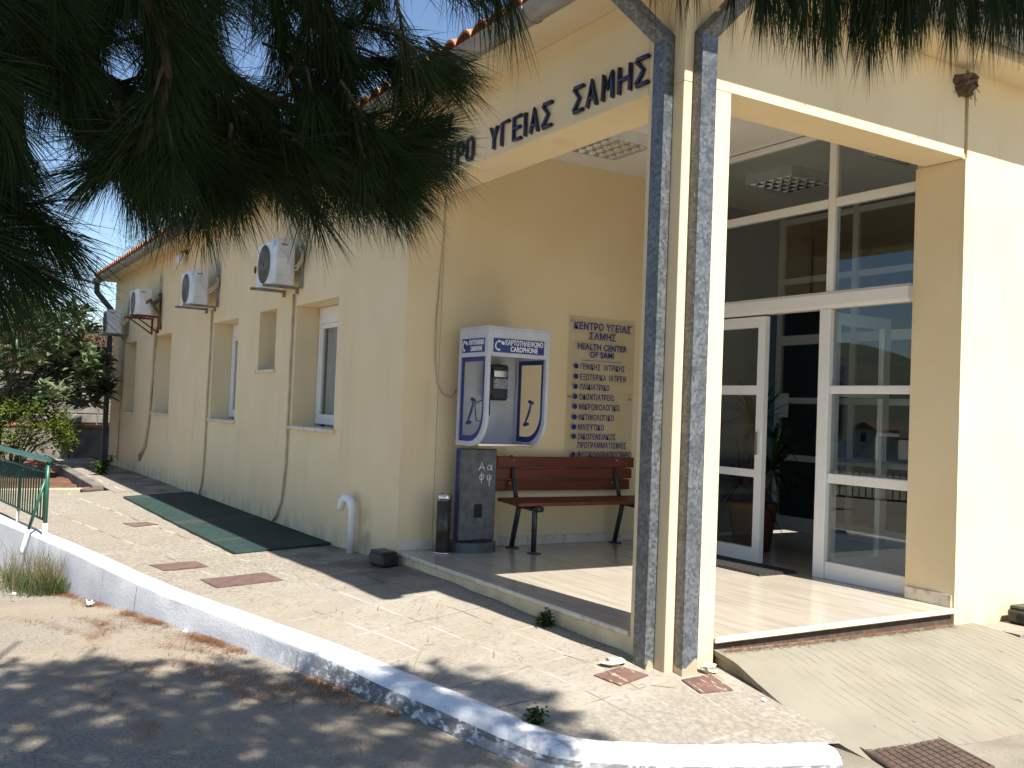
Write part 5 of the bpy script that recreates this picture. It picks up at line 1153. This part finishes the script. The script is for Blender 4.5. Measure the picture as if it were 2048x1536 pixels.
def bough(path, dep, r0, nd, Ln=.155, side=1.0, step=30, limb=None):
    """path: survey pixels of the branch, dep: distance from the viewer along it"""
    P = [(*p, dep[0]+(dep[1]-dep[0])*i/(len(path)-1)) for i, p in enumerate(path)]; W3 = [at(*p) for p in P]
    m_ = MB(); pre = [limb] if limb is not None else []
    m_.tube(pre+W3, [r0*1.4]*len(pre)+[r0*(1-.75*i/(len(W3)-1)) for i in range(len(W3))], 7); bo = m_.build('bough', M_BARK, pine)
    N = Needles(); tw = MB()
    for i in range(len(P)-1):
        (ax_, ay, ad), (bx_, by, bd) = P[i], P[i+1]; n = max(1, int(math.hypot(bx_-ax_, by-ay)/step)); dv = np.array([bx_-ax_, by-ay]); dv = dv/np.linalg.norm(dv)
        for k in range(n):
            u = k/n; px, py, d = ax_+(bx_-ax_)*u, ay+(by-ay)*u, ad+(bd-ad)*u
            N.shoot(at(px, py, d), at(px+dv[0]*60, py+dv[1]*60, d), nd, Ln, (.4, 1.1), sag=.2)
            for sg in (-1, 1):
                if random.random() < .55*side:
                    ang = math.atan2(dv[1], dv[0])+sg*random.uniform(.4, 1.0); ll = random.uniform(60, 130); d2 = d+random.uniform(-.12, .25)
                    q = (px+math.cos(ang)*ll, py+math.sin(ang)*ll+20)
                    if hole(*q, 25): continue
                    a3, b3 = at(px, py, d), at(*q, d2); tw.tube([a3, a3.lerp(b3, .5)+Vector((0, 0, .01)), b3], [.005, .004, .002], 5)
                    N.shoot(a3.lerp(b3, .25), b3, int(nd*1.3), Ln, (.3, .95), sag=.2)
    (ax_, ay, ad) = P[-1]; (bx_, by, bd) = P[-2]; N.shoot(at(bx_, by, bd), at(ax_, ay, ad), int(nd*2.5), Ln*.95, (.15, .75), sag=.1)
    if tw.f: tw.build('twigs', M_BARK, bo)
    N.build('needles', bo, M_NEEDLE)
LB = Vector((-.3, -1.2, 3.3))
bough([(-120, -60), (20, 30), (125, 70), (175, 140), (290, 200), (360, 270), (430, 330)], (2.0, 2.3), .022, 70, limb=LB)
bough([(300, -160), (380, 60), (425, 130), (520, 190), (640, 240), (730, 270), (800, 285)], (2.2, 2.4), .018, 75, limb=LB)
bough([(640, -140), (620, 40), (690, 110), (770, 133), (838, 142), (876, 148)], (2.3, 2.5), .014, 75, limb=LB)
bough([(230, -150), (320, 60), (335, 150), (320, 240), (280, 300), (200, 335)], (2.1, 2.0), .015, 75, limb=LB)
bough([(-160, 60), (-40, 140), (5, 215), (25, 280)], (1.9, 2.0), .014, 70, limb=LB)
bough([(-160, 300), (-20, 390), (50, 430), (105, 470)], (2.0, 2.1), .014, 70)
bough([(-160, 420), (-50, 480), (10, 520), (45, 545)], (1.9, 2.0), .012, 60)
bough([(400, 240), (480, 258), (560, 280), (640, 303), (720, 325), (800, 345)], (2.35, 2.5), .010, 90, step=24)
bough([(370, 210), (410, 270), (450, 305), (490, 322)], (2.3, 2.3), .009, 75)
bough([(235, 200), (238, 270), (250, 310), (262, 330)], (2.1, 2.1), .008, 40, side=.5)
bough([(540, -140), (560, 80), (590, 170), (640, 220)], (2.3, 2.4), .012, 75)
bough([(820, -120), (760, -10), (720, 30), (690, 60)], (2.5, 2.5), .009, 55)
bough([(620, 266), (710, 298), (785, 292), (848, 266)], (2.45, 2.5), .007, 75)
bough([(60, -120), (80, 20), (60, 120), (30, 190)], (2.1, 2.0), .012, 70)
bough([(460, 280), (530, 305), (590, 318), (640, 325)], (2.3, 2.4), .008, 80)
# dense inner mass
N = Needles(); tw = MB()
POLY = [(-80, -80), (900, -80), (860, 120), (800, 130), (660, 60), (700, 200), (780, 280), (760, 300), (560, 295), (440, 325), (330, 345), (240, 360), (210, 300), (150, 240), (60, 200), (-80, 420)]
def inpoly(x, y):
    c = False; j = len(POLY)-1
    for i in range(len(POLY)):
        (xi, yi), (xj, yj) = POLY[i], POLY[j]
        if (yi > y) != (yj > y) and x < (xj-xi)*(y-yi)/(yj-yi)+xi: c = not c
        j = i
    return c
cnt = 0
while cnt < 330:
    x, y = random.uniform(-80, 900), random.uniform(-80, 420)
    if not inpoly(x, y) or hole(x, y, 18): continue
    ang = random.gauss(.9, .5); ll = random.uniform(50, 110); q = (x+math.cos(ang)*ll, y+math.sin(ang)*ll); mid_ = ((x+q[0])/2+math.cos(ang)*60, (y+q[1])/2+math.sin(ang)*60)
    if hole(*q, 22) or hole(*mid_, 10): continue
    d = random.uniform(2.2, 3.0); a3, b3 = at(x, y, d), at(*q, d+random.uniform(-.1, .2)); N.shoot(a3, b3, 75, .15, (.3, .95), sag=.25); tw.tube([a3, b3], [.005, .002], 4); cnt += 1
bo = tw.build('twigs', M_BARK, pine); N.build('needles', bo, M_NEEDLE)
# fringe along the top right
RB = Vector((-.2, .4, 3.6)); N = Needles(); tw = MB()
FR = [(1300,-60,30),(1345,-45,30),(1400,-60,30),(1445,-45,40),(1485,-40,40),(1520,-45,40),(1530,-20,60),(1545,-50,60),(1590,-20,100),(1630,10,130),(1655,30,150),(1690,10,120),(1720,30,150),(1755,40,160),(1790,10,120),(1830,-10,100),(1870,-10,110),(1905,0,120),(1945,-10,110),(1985,0,120),(2030,-20,95),(2075,0,100),(1610,-60,60),(1700,-60,60),(1780,-60,60),(1860,-70,60),(1940,-70,60),(2010,-70,60),(1660,-30,90),(1740,-20,90),(1815,-40,70),(1900,-50,70),(1980,-50,70)]
for (x, y0_, y1_) in FR:
    for k in range(1 if x < 1500 else 2):
        d = random.uniform(2.15, 2.6); xx = x+random.uniform(-15, 15); a3 = at(xx, y0_-120, d); b3 = at(xx+random.uniform(-15, 15), y0_+random.uniform(-10, 10), d)
        N.shoot(a3, b3, 40 if x < 1500 else 80, .145, (.05, .55), sag=.35); tw.tube([a3, b3], [.005, .002], 5)
for (x, y, n_) in ((985, -60, 90), (1015, -30, 60), (950, -70, 60)): N.shoot(at(x-8, y-70, 2.3), at(x+8, y+40, 2.3), n_, .17, (.05, .55), sag=.2)
m_ = MB(); m_.tube([RB, at(1300, -190, 2.4), at(1650, -150, 2.4), at(2000, -140, 2.4), at(2300, -150, 2.5)], [.03, .022, .02, .016, .01], 7)
m_.tube([at(1300, -190, 2.4), at(1000, -130, 2.35), at(860, -90, 2.4)], [.014, .010, .006], 6); bo = m_.build('bough', M_BARK, pine); N.build('needles', bo, M_NEEDLE); tw.build('twigs', M_BARK, bo)
m_ = MB(); m_.tube([(1.5, -1.6, 3.0), (.6, -1.3, 3.3), LB], [.07, .05, .035], 8); m_.tube([(1.45, -1.5, 3.6), (.6, -.5, 3.8), RB], [.06, .045, .03], 8); m_.build('limb', M_BARK, pine)
# the crown above the frame: its shade lies on the road and kerb
N = Needles(); tw = MB(); sd = np.array(SUND)/SUND[0]
SHADE = [(-8.2, -1.2), (-6.6, .45), (-6.25, 1.3), (-5.9, 1.85), (-5.35, 1.98), (-5.0, 2.1), (-4.9, 2.62), (-4.45, 2.72), (-3.95, 2.80), (-3.55, 2.55), (-3.3, 1.5), (-2.6, .6), (-1.5, -1.2)]
POLY = SHADE; cnt = 0
def crown_tuft(c, n=70, w_=.006):
    ang = random.uniform(0, 6.28); l2 = random.uniform(.12, .24)
    b3 = c+np.array([math.cos(ang)*l2, math.sin(ang)*l2*.7, random.uniform(-.06, .08)]); N.shoot(c, b3, n, .14, (.3, 1.2), w_=w_, sag=.1); tw.tube([c, b3], [.006, .003], 4)
def in_view(c, pad=60):
    q = CM.transposed() @ (Vector(c)-CAMP)
    return q.y > 0 and -pad-250 < 1024+FPX*q.x/q.y-0 < 2048+250 and 768-FPX*q.z/q.y > -pad-190
while cnt < 2600:
    x, y = random.uniform(-8.2, -1.5), random.uniform(-1.2, 2.85)
    if not inpoly(x, y): continue
    if math.sin(x*4.1+1)*math.sin(y*5.3+x*2) > .90: continue                  # gaps that let sun flecks through
    c = np.array([x, y, -.4])+sd*random.uniform(3.0, 6.2)
    if in_view(c): continue
    crown_tuft(c); cnt += 1
# boughs higher up that keep the hanging ones in the shade
cnt = 0
while cnt < 900:
    if cnt < 600: p0 = at(random.uniform(-250, 980), random.uniform(-150, 480), random.uniform(1.9, 2.9))
    else: p0 = at(random.uniform(1220, 2150), random.uniform(-170, 200), random.uniform(2.1, 2.7))
    c = np.array(p0)+sd*random.uniform(.5, 2.6)
    if in_view(c): continue
    crown_tuft(c, 60, .007); cnt += 1
for k in range(14):
    a_ = k/14*2*math.pi; tw.tube([(1.3, -1.4, 4.6+.1*k), (-.4+.5*math.cos(a_), -.2+.6*math.sin(a_), 4.6+.05*k), (-2.2+1.6*math.cos(a_), .4+1.2*math.sin(a_), 4.6+.03*k)], [.05, .03, .012], 6)
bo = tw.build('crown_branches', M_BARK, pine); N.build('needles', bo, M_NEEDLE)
